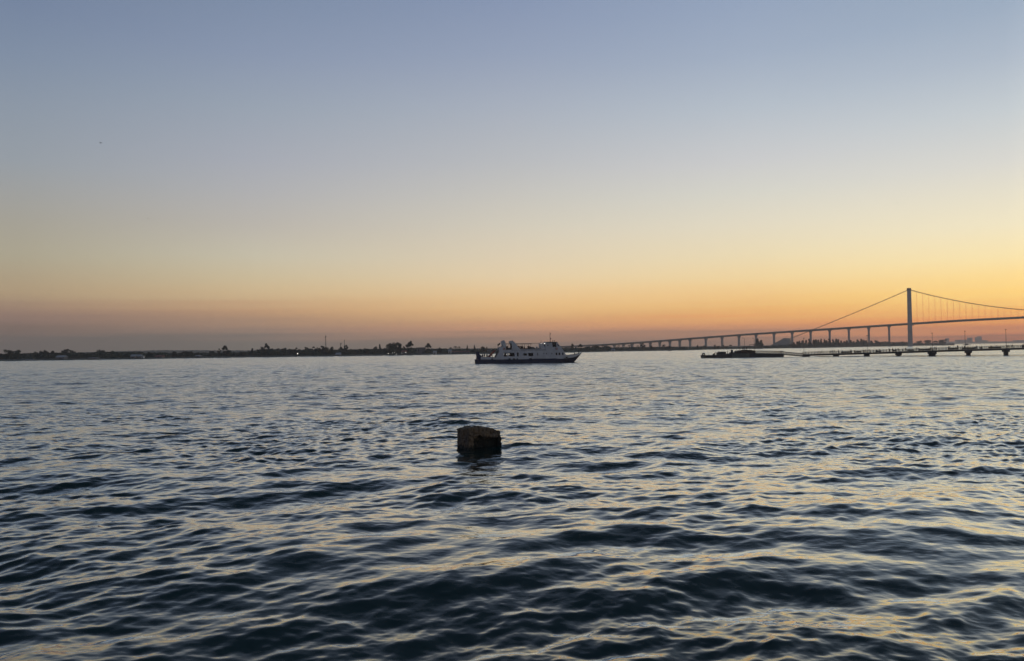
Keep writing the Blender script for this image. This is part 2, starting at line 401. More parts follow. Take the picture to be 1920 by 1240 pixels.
# ------------------------------------------------------------------ trees
def crown(kind, seed):
    """many small leaf faces in clumps, for a tree 10 m tall"""
    g = random.Random(seed); mb = MB(); cl = []
    if kind == 'round':
        for _ in range(10): cl.append((g.uniform(-2.2, 2.2), g.uniform(-2.0, 2.0), 2.2 + 6.4 * (_ + g.random()) / 10, g.uniform(1.3, 2.0)))
    elif kind == 'ragged':
        for _ in range(12): 
            z = g.uniform(2.5, 9.2); w = 2.2 * (1 - abs(z - 6.2) / 6)
            cl.append((g.uniform(-w, w), g.uniform(-w, w), z, g.uniform(.6, 1.35)))
    elif kind == 'spire':
        for k in range(16):
            z = 1.5 + 8.1 * k / 15; w = 1.7 * (1 - z / 10.5)
            cl.append((g.uniform(-w, w), g.uniform(-w, w), z, .35 + w * .62))
    elif kind == 'umbrella':
        for _ in range(9): cl.append((g.uniform(-3.4, 3.4), g.uniform(-3, 3), g.uniform(7.4, 8.9), g.uniform(.8, 1.25)))
    elif kind == 'dome':
        for _ in range(16):
            x = g.uniform(-4.6, 4.6); cl.append((x, g.uniform(-3.5, 3.5), g.uniform(1.5, 8.2 * math.sqrt(max(.05, 1 - (x / 5.6) ** 2))), g.uniform(1.3, 2.0)))
    if kind == 'palm':
        for k in range(15):
            a = 2 * math.pi * k / 15 + g.uniform(-.2, .2); ln = g.uniform(2.4, 3.2); up = g.uniform(.1, .9)
            prev = None
            for i in range(6):
                t_ = i / 5; q = Vector((math.cos(a) * ln * t_, math.sin(a) * ln * t_, 8.6 + up * 2.2 * t_ - 2.6 * t_ * t_))
                sd = Vector((-math.sin(a), math.cos(a), 0)) * (.42 * (1 - t_) + .1) * (0.4 if i == 0 else 1)
                cur_ = (q - sd - Vector((0, 0, .25 * (i > 0))), q + Vector((0, 0, .05)), q + sd - Vector((0, 0, .25 * (i > 0))))
                if prev: mb.add([*prev, *cur_], [(0, 1, 4, 3), (1, 2, 5, 4)])
                prev = cur_
        return mb
    for cx, cy, cz, r in cl:
        for _ in range(int(34 + 30 * r)):
            d = Vector((g.gauss(0, 1), g.gauss(0, 1), g.gauss(0, 1))).normalized() * r * (g.random() ** .45)
            c = Vector((cx, cy, cz)) + d
            if kind == 'spire': c.z = cz + d.z * 1.3
            a = Vector((g.gauss(0, 1), g.gauss(0, 1), g.gauss(0, 1))).normalized(); b_ = a.orthogonal().normalized()
            s_ = g.uniform(.30, .58)
            mb.add([c - a * s_, c + b_ * s_ * .7, c + a * s_, c - b_ * s_ * .7], [(0, 1, 2, 3)])
    return mb
def trunk(kind, seed):
    g = random.Random(seed); mb = MB()
    if kind == 'palm': mb.tube([(0, 0, -.3), (.15, 0, 3), (.1, .1, 6), (0, 0, 8.7)], [.28, .2, .16, .14], 7)
    elif kind == 'spire': mb.tube([(0, 0, -.3), (0, 0, 5), (0, 0, 9.6)], [.25, .16, .03], 7)
    else:
        top = 7.5 if kind == 'umbrella' else 6.0
        mb.tube([(0, 0, -.3), (.1, .05, 2.2), (-.1, .1, top)], [.38, .27, .12], 7)
        for k in range(5):
            a = g.uniform(0, 6.28); z = g.uniform(2.2, 4.6) if kind != 'umbrella' else g.uniform(4.6, 6.2)
            mb.tube([(0, 0, z), (math.cos(a) * 1.0, math.sin(a) * 1.0, z + 1.3), (math.cos(a) * 1.9, math.sin(a) * 1.9, z + 2.3)], [.16, .11, .04], 5)
    return mb
WIDTH = {'round': 3.6, 'ragged': 2.4, 'spire': 1.75, 'umbrella': 4.2, 'dome': 5.9, 'palm': 2.9}
PROTO = {}
for kd in WIDTH:
    PROTO[kd] = [(crown(kd, 100 + i).mesh('crown', M['leaf2'] if kd in ('spire', 'ragged') else M['leaf']), trunk(kd, 200 + i).mesh('trunk', M['bark'], True)) for i in range(3)]
KNAME = {'round': 'broadleaf_tree', 'ragged': 'broadleaf_tree', 'spire': 'casuarina_tree', 'umbrella': 'umbrella_tree', 'dome': 'mango_tree', 'palm': 'palm_tree'}
def tree(kind, px, hw, ytop, off, label, group='trees along the far shore'):
    Y = shore(px) + off; z0 = ground(off)
    base = at_depth(px, Y, z0)
    h = max(2.5, (pt(px, ytop, Y).z - z0)) * 1.10
    r = hw * Y / FPX
    o = empty(KNAME[kind], base, rnd.uniform(0, 6.28), label, 'tree', group)
    o.scale = (r / WIDTH[kind], r / WIDTH[kind], h / 10.0)
    cm, tm = PROTO[kind][rnd.randrange(3)]
    link('trunk', tm, o); link('crown', cm, o)
    return o
LEFTROW = 'small dark tree in the low tree row along the far left shore'
MIDROW = 'small dark tree in the tree row between the radio masts and the ferry'
for kind, px, hw, yt, lab in [
    ('round', 0, 8, 663.5, 'rounded tree cut off by the left edge of the photo'),
    ('round', 17, 9, 656.3, 'left half of the broad twin-crowned tree clump near the left edge'), ('round', 33, 9, 657, 'right half of the broad twin-crowned tree clump near the left edge'),
    ('round', 70, 6, 660.5, LEFTROW), ('round', 77, 5, 658.5, LEFTROW), ('round', 86, 6, 657.8, LEFTROW), ('ragged', 97.5, 5, 659.3, LEFTROW),
    ('ragged', 123.5, 7, 655.6, 'taller left tree of the pair beside the long low grey roof'), ('ragged', 134.5, 6, 657.4, 'shorter right tree of the pair beside the long low grey roof'),
    ('round', 190, 9, 656.6, 'bushy tree standing alone between two low gaps on the left shore'), ('round', 210, 7, 658.5, LEFTROW), ('round', 226, 7, 660, LEFTROW),
    ('round', 264, 7, 660, 'dark tree rising just behind the white roofed sheds'), ('round', 281, 7, 661, LEFTROW), ('round', 300, 6, 662, LEFTROW), ('round', 327, 7, 659.6, LEFTROW),
    ('round', 348, 8, 658.8, LEFTROW), ('ragged', 357, 4, 660, LEFTROW), ('round', 372, 8, 662, LEFTROW), ('umbrella', 396, 7, 659, 'flat topped umbrella tree standing clear of the shore scrub'),
    ('ragged', 411.5, 3, 654, 'thin pale sapling left of the tall spiky tree'), ('ragged', 422, 5, 649.5, 'tall spiky tree standing highest on the left part of the shore'), ('round', 428.5, 5, 656.5, 'shoulder tree leaning against the tall spiky tree'),
    ('ragged', 438, 4, 659.5, LEFTROW), ('round', 448.5, 5, 660, LEFTROW), ('round', 457, 5, 660.3, LEFTROW), ('spire', 473, 4, 654.7, 'narrow pointed tree left of the dense wood'), ('ragged', 484, 3, 655.8, LEFTROW),
    ('round', 495, 7, 651.5, 'round tree on the left shoulder of the dense wood'), ('ragged', 500.5, 4.2, 645.8, 'tall tree with a small tufted head above the dense wood'), ('round', 511, 8, 655.5, MIDROW),
    ('round', 521, 6, 653.5, MIDROW), ('round', 532, 7, 653, MIDROW), ('round', 545, 6, 655.5, MIDROW), ('ragged', 556.5, 5, 652.4, 'pointed tree directly behind the brightest shore lamp'), ('ragged', 574.5, 5, 651.7, MIDROW), ('ragged', 587, 6, 650.5, MIDROW),
    ('round', 598, 5, 652.3, MIDROW), ('ragged', 606, 5, 649.4, 'tree just left of the foot of the tallest radio mast'), ('round', 612.5, 5, 651, 'tree just right of the foot of the tallest radio mast'), ('round', 620.5, 6, 651.6, MIDROW),
    ('ragged', 640, 4, 651.5, 'slim tree at the foot of the shorter radio mast'), ('spire', 646, 3, 650, 'narrower tree of the forked pair beside the shorter mast'), ('ragged', 650, 4.5, 647.8, 'forked ragged tree right of the shorter radio mast'), ('round', 664, 5, 656, MIDROW), ('round', 676, 5, 654.6, MIDROW),
    ('round', 688, 6, 653.6, MIDROW), ('round', 701.5, 7, 651.2, 'rounded tree left of the pointed sapling and the big clump'), ('spire', 712, 3, 647.3, 'pointed sapling left of the big dark tree clump'), ('round', 723, 6, 652.6, MIDROW),
    ('round', 731, 8, 644.5, 'left tree of the big dark clump behind the shore lamps'), ('round', 740, 8, 643.5, 'middle tree of the big dark clump behind the shore lamps'), ('round', 748, 6, 642.6, 'right tree of the big dark clump behind the shore lamps'),
    ('ragged', 758, 5, 650, 'small tree in the gap between the big clump and the twin-headed tree'), ('ragged', 766, 4.2, 643.5, 'left stem of the tall twin-headed tree'), ('ragged', 769.5, 4.2, 641.3, 'right stem of the tall twin-headed tree'),
    ('ragged', 803.5, 5, 645.3, 'lone open-crowned tree right of the flat-roofed building'), ('round', 826, 4.5, 652.6, MIDROW), ('palm', 845, 3, 651, 'left palm of the three over the whitewashed house'), ('palm', 854, 4.5, 649.4, 'middle and fullest palm of the three over the whitewashed house'),
    ('palm', 861, 3, 649.8, 'right palm of the three over the whitewashed house'), ('spire', 876, 2, 649, 'left slender pointed tree just left of the ferry'), ('spire', 889.5, 2.2, 648.6, 'right slender pointed tree just left of the ferry')]:
    tree(kind, px, hw, yt, rnd.uniform(14, 34), lab)
VIA = 'dark tree in front of the low end of the viaduct'
for kind, px, hw, yt, off, lab in [
    ('round', 905, 5, 650, 25, 'tree showing behind the raised stern ramp of the ferry'), ('ragged', 912, 3, 651, 25, 'ragged tree showing behind the ferry stern deck'), ('round', 1073.5, 4, 645, 30, 'tufted tree poking above the viaduct right of the ferry wheelhouse'),
    ('ragged', 1088, 4, 646.5, 30, 'ragged tree standing over the ferry bow'), ('round', 1102, 7, 650, 25, VIA), ('round', 1117, 8, 648, 25, VIA), ('palm', 1130, 4, 647, 20, 'leftmost palm under the low viaduct arches'), ('round', 1138, 7, 648.8, 25, VIA),
    ('palm', 1160, 4, 647.6, 20, 'second palm from the left under the low viaduct'), ('palm', 1180, 4, 647.4, 20, 'third palm from the left under the low viaduct'), ('palm', 1196, 3, 648, 20, 'smallest palm, just left of the dark cypress-like tree'), ('ragged', 1205, 4, 644.5, 22, 'dark upright tree touching the viaduct deck'),
    ('dome', 1224, 10, 648.3, 30, 'first low dome-shaped tree left of the sand spit'), ('dome', 1247.5, 10, 646.8, 30, 'larger dome-shaped tree behind the small moored boat'), ('dome', 1279, 9, 649.6, 30, 'flat dome-shaped tree near the tip of the sand spit'), ('spire', 1308, 2.5, 648, 20, 'slim pointed tree left of the barge'),
    ('dome', 1320, 8.5, 647.3, 22, 'dome-shaped tree straight above the tyre fender of the barge'), ('dome', 1343, 7, 646.8, 22, 'dome-shaped tree above the barge deckhouse'), ('dome', 1359, 7, 647, 22, 'dome-shaped tree just right of the barge deckhouse'), ('umbrella', 1370, 3, 647.2, 22, 'tiny flat-topped tree above the barge'),
    ('spire', 1420.5, 5.5, 637, 20, 'taller left tree of the feathery casuarina pair beside the lamp posts'), ('spire', 1427.5, 6, 639.5, 20, 'shorter right tree of the feathery casuarina pair beside the lamp posts'), ('round', 1437.5, 6, 648.5, 25, 'small bush tree left of the cable anchorage'),
    ('round', 1724.5, 6, 639.3, 40, 'squat tree just right of the bridge tower'), ('round', 1740, 8, 637.8, 40, 'wide tree between the bridge tower and the lamp post'), ('ragged', 1754, 5, 639.8, 40, 'small gap-crowned tree next to the last shore tree'), ('round', 1768, 8, 636.8, 40, 'last large tree at the right tip of the wooded shore')]:
    tree(kind, px, hw, yt, off, lab)
for px, yt in [(1488, 643), (1495, 641.6), (1499, 640.6), (1505, 639.5), (1511.7, 638.8), (1517.4, 637.2), (1526, 638.5), (1530, 638), (1534.6, 638.7), (1540, 637.2), (1546, 638), (1550, 639.5), (1555, 636.6), (1562, 638),
               (1568, 636.7), (1572, 637.6), (1577, 640), (1583, 641), (1588, 639.4), (1595, 639.4), (1601, 641), (1608, 638.2), (1615, 637.2), (1620, 638.4), (1624, 639.6), (1634, 640)]:
    tree('spire', px, rnd.uniform(3.4, 4.8), yt, rnd.uniform(20, 60), 'pointed casuarina in the dark wood under the bridge viaduct', 'casuarinas in the wood under the viaduct')
for px, yt in [(1646, 638.8), (1655, 640.6), (1664, 641), (1674, 642), (1683, 641.4), (1692, 641), (1699, 642)]:
    tree('round', px, 6.5, yt, rnd.uniform(20, 50), 'round dark tree at the foot of the last piers before the bridge tower', 'round trees beside the bridge tower')

TOPS = [(-420, 664), (0, 665.6), (60, 664.2), (130, 663.6), (250, 662.2), (350, 663.8), (440, 663), (470, 661.5), (490, 656.3), (520, 656.5), (660, 657.5), (720, 655), (760, 654), (800, 655.5), (850, 656), (900, 656.5),
        (1060, 654), (1100, 653), (1200, 653), (1300, 653), (1400, 651.8), (1440, 650.3), (1490, 646.5), (1560, 643.2), (1620, 643.4), (1700, 644), (1775, 646.5)]
mb = MB(); g = random.Random(5); px = -420.0
while px < 1780:
    Yc = shore(px) + g.uniform(18, 90) * (1 if px < 1500 else .7)
    top = pt(px, interp(TOPS, px) + g.uniform(-2.6, 1.9), Yc).z
    w = g.uniform(2.0, 4.5); 
    for _ in range(44):
        zz_ = ground(30) - .3 + (top - ground(30)) * g.random() ** .8
        c = at_depth(px, Yc, zz_) + Vector((g.gauss(0, w * .6), g.gauss(0, w * .6), 0))
        a = Vector((g.gauss(0, 1), g.gauss(0, 1), g.gauss(0, 1))).normalized(); b_ = a.orthogonal().normalized(); s_ = g.uniform(.5, 1.15)
        mb.add([c - a * s_, c + b_ * s_ * .8, c + a * s_, c - b_ * s_ * .8], [(0, 1, 2, 3)])
    px += 1.35
tag(mb.build('woodland', M['leaf']), 'continuous low dark wood and scrub running along the far shore', 'woodland', kind='stuff')

# ------------------------------------------------------------------ houses, masts and lamps on the shore
def house(px0, px1, ytop, ybot, off, wallm, roofm, label, pitch=.35, deep=6, name='shore_house', cat='house'):
    pc = (px0 + px1) / 2; Y = shore(pc) + off; z0 = ground(off) - .1
    wd = (px1 - px0) * Y / FPX; h = pt(pc, ytop, Y).z - z0
    o = empty(name, at_depth(pc, Y, z0), 0, label, cat, 'houses on the far shore')
    eave = h * (1 - pitch)
    MB().box(-wd / 2, wd / 2, 0, deep, 0, eave).build('wall', wallm, o)
    r_ = MB()
    if pitch > .05:
        e = .35
        for s in (0, 1):
            y0, y1 = (-e, deep / 2) if s == 0 else (deep + e, deep / 2)
            r_.add([(-wd / 2 - e, y0, eave), (wd / 2 + e, y0, eave), (wd / 2 + e, y1, h), (-wd / 2 - e, y1, h), (-wd / 2 - e, y0, eave + .18), (wd / 2 + e, y0, eave + .18), (wd / 2 + e, y1, h + .18), (-wd / 2 - e, y1, h + .18)],
                   [(0, 3, 2, 1), (4, 5, 6, 7), (0, 1, 5, 4), (1, 2, 6, 5), (2, 3, 7, 6), (3, 0, 4, 7)])
        r_.add([(-wd / 2, 0, eave), (-wd / 2, deep, eave), (-wd / 2, deep / 2, h), (wd / 2, 0, eave), (wd / 2, deep, eave), (wd / 2, deep / 2, h)], [(0, 1, 2), (3, 5, 4)])
    else: r_.box(-wd / 2 - .3, wd / 2 + .3, -.3, deep + .3, eave, eave + .3)
    r_.build('roof', roofm, o)
    n = max(1, int(wd / 3.5))
    for k in range(n):
        x = -wd / 2 + wd * (k + .5) / n
        if k == n // 2: MB().box(x - .45, x + .45, -.04, .02, 0, min(2.1, eave * .8)).build('door', M['steel'], o)
        else: MB().box(x - .5, x + .5, -.04, .02, eave * .42, eave * .75).build('window', M['glass'], o)
    return o
house(105, 120, 667.0, 672, 8, M['greywall'], M['roof'], 'long low building with a grey sheet roof by the paired trees', .45)
house(244.5, 253, 665.2, 671, 8, M['greywall'], M['roof'], 'left of two small sheds with bright white roofs', .5)
house(253.6, 262.5, 665.4, 671, 8, M['greywall'], M['roof'], 'right of two small sheds with bright white roofs', .5)
house(264.5, 268.5, 667.5, 671.5, 6, M['wall'], M['roof'], 'tiny whitewashed hut right of the white roofed sheds', .25, 3)
house(290, 304, 667.0, 671.5, 7, M['greywall'], M['redroof'], 'low pale walled house halfway to the umbrella tree', .4)
house(366, 374, 666.6, 670.5, 10, M['greywall'], M['roof'], 'faint grey hut left of the umbrella tree', .4)
house(48, 63, 674, 677, 3, M['greywall'], M['roof'], 'pale low shed on the beach right of the big left clump', .4, 4)
house(166, 182, 671.2, 675, 5, M['greywall'], M['roof'], 'long pale shed at the water between the left trees', .3, 4)
house(629, 637.5, 661.8, 667, 8, M['greywall'], M['roof'], 'tent-roofed pale pavilion on the shore below the radio masts', .75)
house(781, 797, 651.8, 664, 30, M['greywall'], M['greywall'], 'boxy flat-roofed grey building rising above the trees', .04, 9, 'flat_roofed_building', 'building')
house(753, 762, 657.2, 664, 12, M['greywall'], M['redroof'], 'red-roofed house under the twin-headed tree', .45)
house(812, 818, 658.6, 663.5, 5, M['wall'], M['roof'], 'small bright white hut on the shore right of the lone tree', .35, 4)
house(840.5, 846, 655.8, 664, 12, M['wall'], M['roof'], 'whitewashed gabled house under the three palms', .35, 5)
house(847, 880, 658.6, 664, 8, M['greywall'], M['redroof'], 'long low red-roofed building left of the ferry', .3, 6)
house(1146, 1153, 654.8, 659, 8, M['wall'], M['roof'], 'small pale house below the low viaduct arches', .4, 5)
house(913, 921, 655, 663, 12, M['greywall'], M['greywall'], 'pale block seen behind the ferry stern stairway', .04, 6, 'flat_roofed_building', 'building')

def mast(px, ytop, off, r, label):
    Y = shore(px) + off; z0 = ground(off); h = pt(px, ytop, Y).z - z0
    o = empty('radio_mast', at_depth(px, Y, z0), 0, label, 'radio mast', 'radio masts on the shore')
    lat = MB()
    for k in range(3):
        a = 2 * math.pi * k / 3; lat.tube([(r * 2.4 * math.cos(a), r * 2.4 * math.sin(a), 0), (r * math.cos(a), r * math.sin(a), h * .94)], .09, 5)
    n = int(h / 1.6)
    for i in range(n):
        z = h * .93 * i / n; z2 = h * .93 * (i + 1) / n
        for k in range(3):
            a = 2 * math.pi * k / 3; b_ = 2 * math.pi * (k + 1) / 3; q = r * (2.4 - 1.4 * i / n); q2 = r * (2.4 - 1.4 * (i + 1) / n)
            lat.tube([(q * math.cos(a), q * math.sin(a), z), (q2 * math.cos(b_), q2 * math.sin(b_), z2)], .05, 4)
    lat.build('lattice', M['lampsteel'], o)
    MB().tube([(0, 0, h * .9), (0, 0, h)], .07, 6).build('antenna', M['lampsteel'], o)
    d_ = MB()
    for z, a in ((h * .9, 0), (h * .86, 2.2)): d_.tube([(r * math.cos(a), r * math.sin(a), z), (r * 3 * math.cos(a), r * 3 * math.sin(a), z)], .35, 8)
    d_.build('dish', M['lampsteel'], o)
mast(610.5, 627.3, 40, .32, 'tallest slim lattice radio mast rising from the shore trees')
mast(638.7, 642.5, 40, .34, 'shorter sturdier radio mast right of the tallest one')
mast(645.8, 636, 160, .16, 'faintest thinnest radio mast behind the forked tree')
def shore_lamp(px, y, r, label):
    Y = shore(px) + 5; p = pt(px, y, Y); z0 = ground(5)
    o = empty('shore_lamp', at_depth(px, Y, z0), 0, label, 'street lamp', 'lit lamps on the far shore')
    MB().tube([(0, 0, 0), (0, 0, p.z - z0)], [.08, .05], 6).build('pole', M['lampsteel'], o)
    MB().ball((0, 0, p.z - z0), r, 10).build('lamp_globe', M['lamp'], o, True)
shore_lamp(558, 663.3, .40, 'brightest white lamp alone on the dark middle shore')
shore_lamp(728, 663.2, .24, 'leftmost lit lamp below the big tree clump')
shore_lamp(736.4, 662.1, .2, 'second lit lamp from the left below the big clump')
shore_lamp(739.8, 661.1, .2, 'highest lit lamp below the big tree clump')
shore_lamp(743, 664.4, .18, 'lowest lit lamp close to the water below the big clump')
shore_lamp(753, 662, .15, 'faint lamp in front of the red-roofed house')
shore_lamp(760.5, 660.8, .24, 'lit lamp under the twin-headed tree')

# ------------------------------------------------------------------ hazy city beyond the bridge
def tower_block(px0, px1, ytop, Y, label, steps=()):
    pc = (px0 + px1) / 2; wd = (px1 - px0) * Y / FPX; h = pt(pc, ytop, Y).z
    o = empty('city_building', at_depth(pc, Y, 0), 0, label, 'building', 'city buildings in the haze')
    w = MB().box(-wd / 2, wd / 2, 0, wd * .8 + 10, -1, h)
    for a, b_, y_ in steps:
        w.box(-wd / 2 + wd * a, -wd / 2 + wd * b_, 3, wd * .5 + 8, h, pt(pc, y_, Y).z)
    w.build('wall', M['city'], o)
    win = MB(); nf = max(2, int(h / 3.3))
    for f in range(1, nf): win.box(-wd / 2 + 1.2, wd / 2 - 1.2, -.15, .0, h * f / nf - .2, h * f / nf + 1.2)
    win.build('window_band', M['glass'], o)
    MB().box(-wd / 2 - .4, wd / 2 + .4, -.4, wd * .8 + 10.4, h, h + .7).build('parapet', M['city'], o)
tower_block(1776, 1780, 634.6, 5600, 'narrow hazy tower left of the wide slab in the distant city')
tower_block(1800, 1817.5, 637.4, 5600, 'wide low slab block in the distant hazy city')
tower_block(1817.8, 1823.6, 633.6, 5610, 'taller tower joined to the right end of the wide hazy slab')
tower_block(1833.5, 1841.5, 632.6, 5600, 'tallest stepped tower of the distant hazy city', ((.35, .95, 631.0),))
tower_block(1842, 1852, 638.2, 5650, 'low stepped block leaning on the tallest hazy tower')
tower_block(1911, 1930, 638, 5600, 'low hazy block cut by the right edge of the photo')
tower_block(1784, 1796, 641, 5550, 'faint low block left of the wide hazy slab')

# ------------------------------------------------------------------ suspension bridge
class Line:
    """a straight line on plan, walked in metres from its origin"""
    def __init__(s, p0, d): s.p0 = Vector((p0[0], p0[1], 0)); s.d = Vector((d[0], d[1], 0)).normalized(); s.n = Vector((-s.d.y, s.d.x, 0)); s.rz = math.atan2(s.d.y, s.d.x)
    def hit(s, px, py):
        r_ = ray(px, py); t_ = s.p0.dot(s.n) / r_.dot(s.n); p = r_ * t_
        return (p - s.p0).dot(s.d), CAM_H + p.z
BT = at_depth(1707, 1750, 0)
BR = Line(BT, (BT.y, -BT.x))
bridge = empty('suspension_bridge', BT, BR.rz, 'pale grey suspension bridge with one tall tower and a long rising viaduct', 'bridge')
DK = [BR.hit(*q) for q in [(1035, 651.2), (1060, 650.3), (1152, 645.7), (1219, 641.1), (1294, 635.2), (1400, 627.4), (1500, 620.9), (1600, 614.4), (1707, 607.4), (1800, 601.4), (1920, 595.4)]]
DK += [(340, DK[-1][1] + 3.2), (480, DK[-1][1] + 1.5), (700, DK[-1][1] - 9)]
def dz(s): return interp(DK, s)
def loft_deck(mb, prof, s0, s1, step):
    n = int((s1 - s0) / step) + 1; k = len(prof)
    for i in range(n + 1):
        s = s0 + (s1 - s0) * i / n; z = dz(s)
        mb.v += [(s, y, z + q) for y, q in prof]
    for i in range(n):
        for j in range(k): mb.f.append((i * k + j, (i + 1) * k + j, (i + 1) * k + (j + 1) % k, i * k + (j + 1) % k))
    mb.f += [tuple(range(k)), tuple(range(n * k + k - 1, n * k - 1, -1))]
    return mb
loft_deck(MB(), [(-11, 1.1), (11, 1.1), (11, .6), (6, -.1), (5, -2.6), (-5, -2.6), (-6, -.1), (-11, .6)], DK[0][0], 700, 12).build('deck', M['bridge'], bridge)
for y in (-11, 10.7): loft_deck(MB(), [(y, 1.1), (y, 2.1), (y + .3, 2.1), (y + .3, 1.1)], DK[0][0], 700, 12).build('parapet', M['bridge'], bridge)
pier_px = [1667.5, 1629.4, 1592, 1556, 1520.3, 1485.6, 1451.5, 1417.8, 1385.6, 1354, 1323.5, 1294, 1274.5, 1256, 1237, 1219.4, 1202.5, 1185, 1168.8, 1152, 1135.5, 1119, 1102]
for px in pier_px:
    s, _ = BR.hit(px, 640); z = dz(s) - 2.55; w = 2.15
    hd = min(5.5, max(1.0, z * .3))
    pr = MB().box(s - w, s + w, -4.2, 4.2, -2, z - hd).build('pier', M['bridge'], bridge)
    MB().prism([(s - w, z - hd), (s - w - .4, z - hd * .55), (s - w - 2.2, z), (s + w + 2.2, z), (s + w + .4, z - hd * .55), (s + w, z - hd)], -4.6, 4.6).build('pier_head', M['bridge'], pr)
TH = BR.hit(1707, 541.0)[1]
def legs(s0):
    for y in (-12.5, 12.5):
        lg = MB(); q = [(4.9, 3.6, -3), (4.75, 3.5, dz(s0)), (4.25, 3.0, TH - 5)]
        for a, b_, z in q: lg.v += [(s0 - a, y - b_, z), (s0 + a, y - b_, z), (s0 + a, y + b_, z), (s0 - a, y + b_, z)]
        for i in range(2):
            for j in range(4): lg.f.append((i * 4 + j, i * 4 + (j + 1) % 4, i * 4 + 4 + (j + 1) % 4, i * 4 + 4 + j))
        lg.f += [(3, 2, 1, 0), (8, 9, 10, 11)]
        lg.build('tower_leg', M['bridge'], bridge)
        MB().prism([(s0 - 4.6, TH - 5), (s0 - 4.6, TH - .8), (s0 - 3.6, TH), (s0 + 3.6, TH), (s0 + 4.6, TH - 1.6), (s0 + 4.6, TH - 5)], y - 3.4, y + 3.4).build('saddle_housing', M['cable'], bridge)
        MB().box(s0 - 6.3, s0 + 6.3, y - 6, y + 6, -3, 2.0).build('pile_cap', M['bridge'], bridge)
    for z, h in ((dz(s0) - 7.6, 4.6), (TH - 12, 5)): MB().box(s0 - 3.4, s0 + 3.4, -9.4, 9.4, z, z + h).build('cross_beam', M['bridge'], bridge)
legs(0); legs(680)
MB().box(4.9, 8.2, -9.5, 9.5, dz(6) - 4.2, dz(6) - 2.7).build('bearing_corbel', M['bridge'], bridge)
ctop = BR.hit(1707, 543.2)[1]
cs, cz_ = BR.hit(1920, 581.2); q_ = (1 - cs / 340) ** 2; cmid = (cz_ - q_ * ctop) / (1 - q_)
def cab(s): return cmid + (ctop - cmid) * (1 - s / 340) ** 2
an = BR.hit(1482, 635.0)
for y in (-11.2, 11.2):
    MB().tube([(s, y, cab(s)) for s in np.linspace(0, 680, 90)], .42, 8).build('main_cable', M['cable'], bridge)
    pts_ = []
    for i in range(21):
        u = i / 20; pts_.append((an[0] * u, y, ctop + (an[1] - ctop) * u - 4.0 * u * (1 - u) * 1.8))
    MB().tube(pts_, .38, 8).build('side_cable', M['cable'], bridge)
    for k in range(22):
        s = 15 + 12 * k
        MB().tube([(s, y, dz(s) + 1.2), (s, y, cab(s) - .3)], .10, 5).build('hanger', M['cable'], bridge)
aw = [BR.hit(*q) for q in [(1447, 647.5), (1471.5, 634.3), (1480.5, 634.6), (1484, 649)]]
MB().prism([(aw[0][0], 1.0)] + aw[:3] + [(aw[3][0], 1.0)], -15, 15).build('cable_anchorage', M['concrete'], bridge)
for s in np.arange(DK[0][0] + 60, 250, 46):
    o = MB().tube([(s, 10.2, dz(s) + 1.1), (s, 10.2, dz(s) + 10), (s, 8.6, dz(s) + 10.6)], .07, 5).build('deck_lamp_post', M['lampsteel'], bridge)

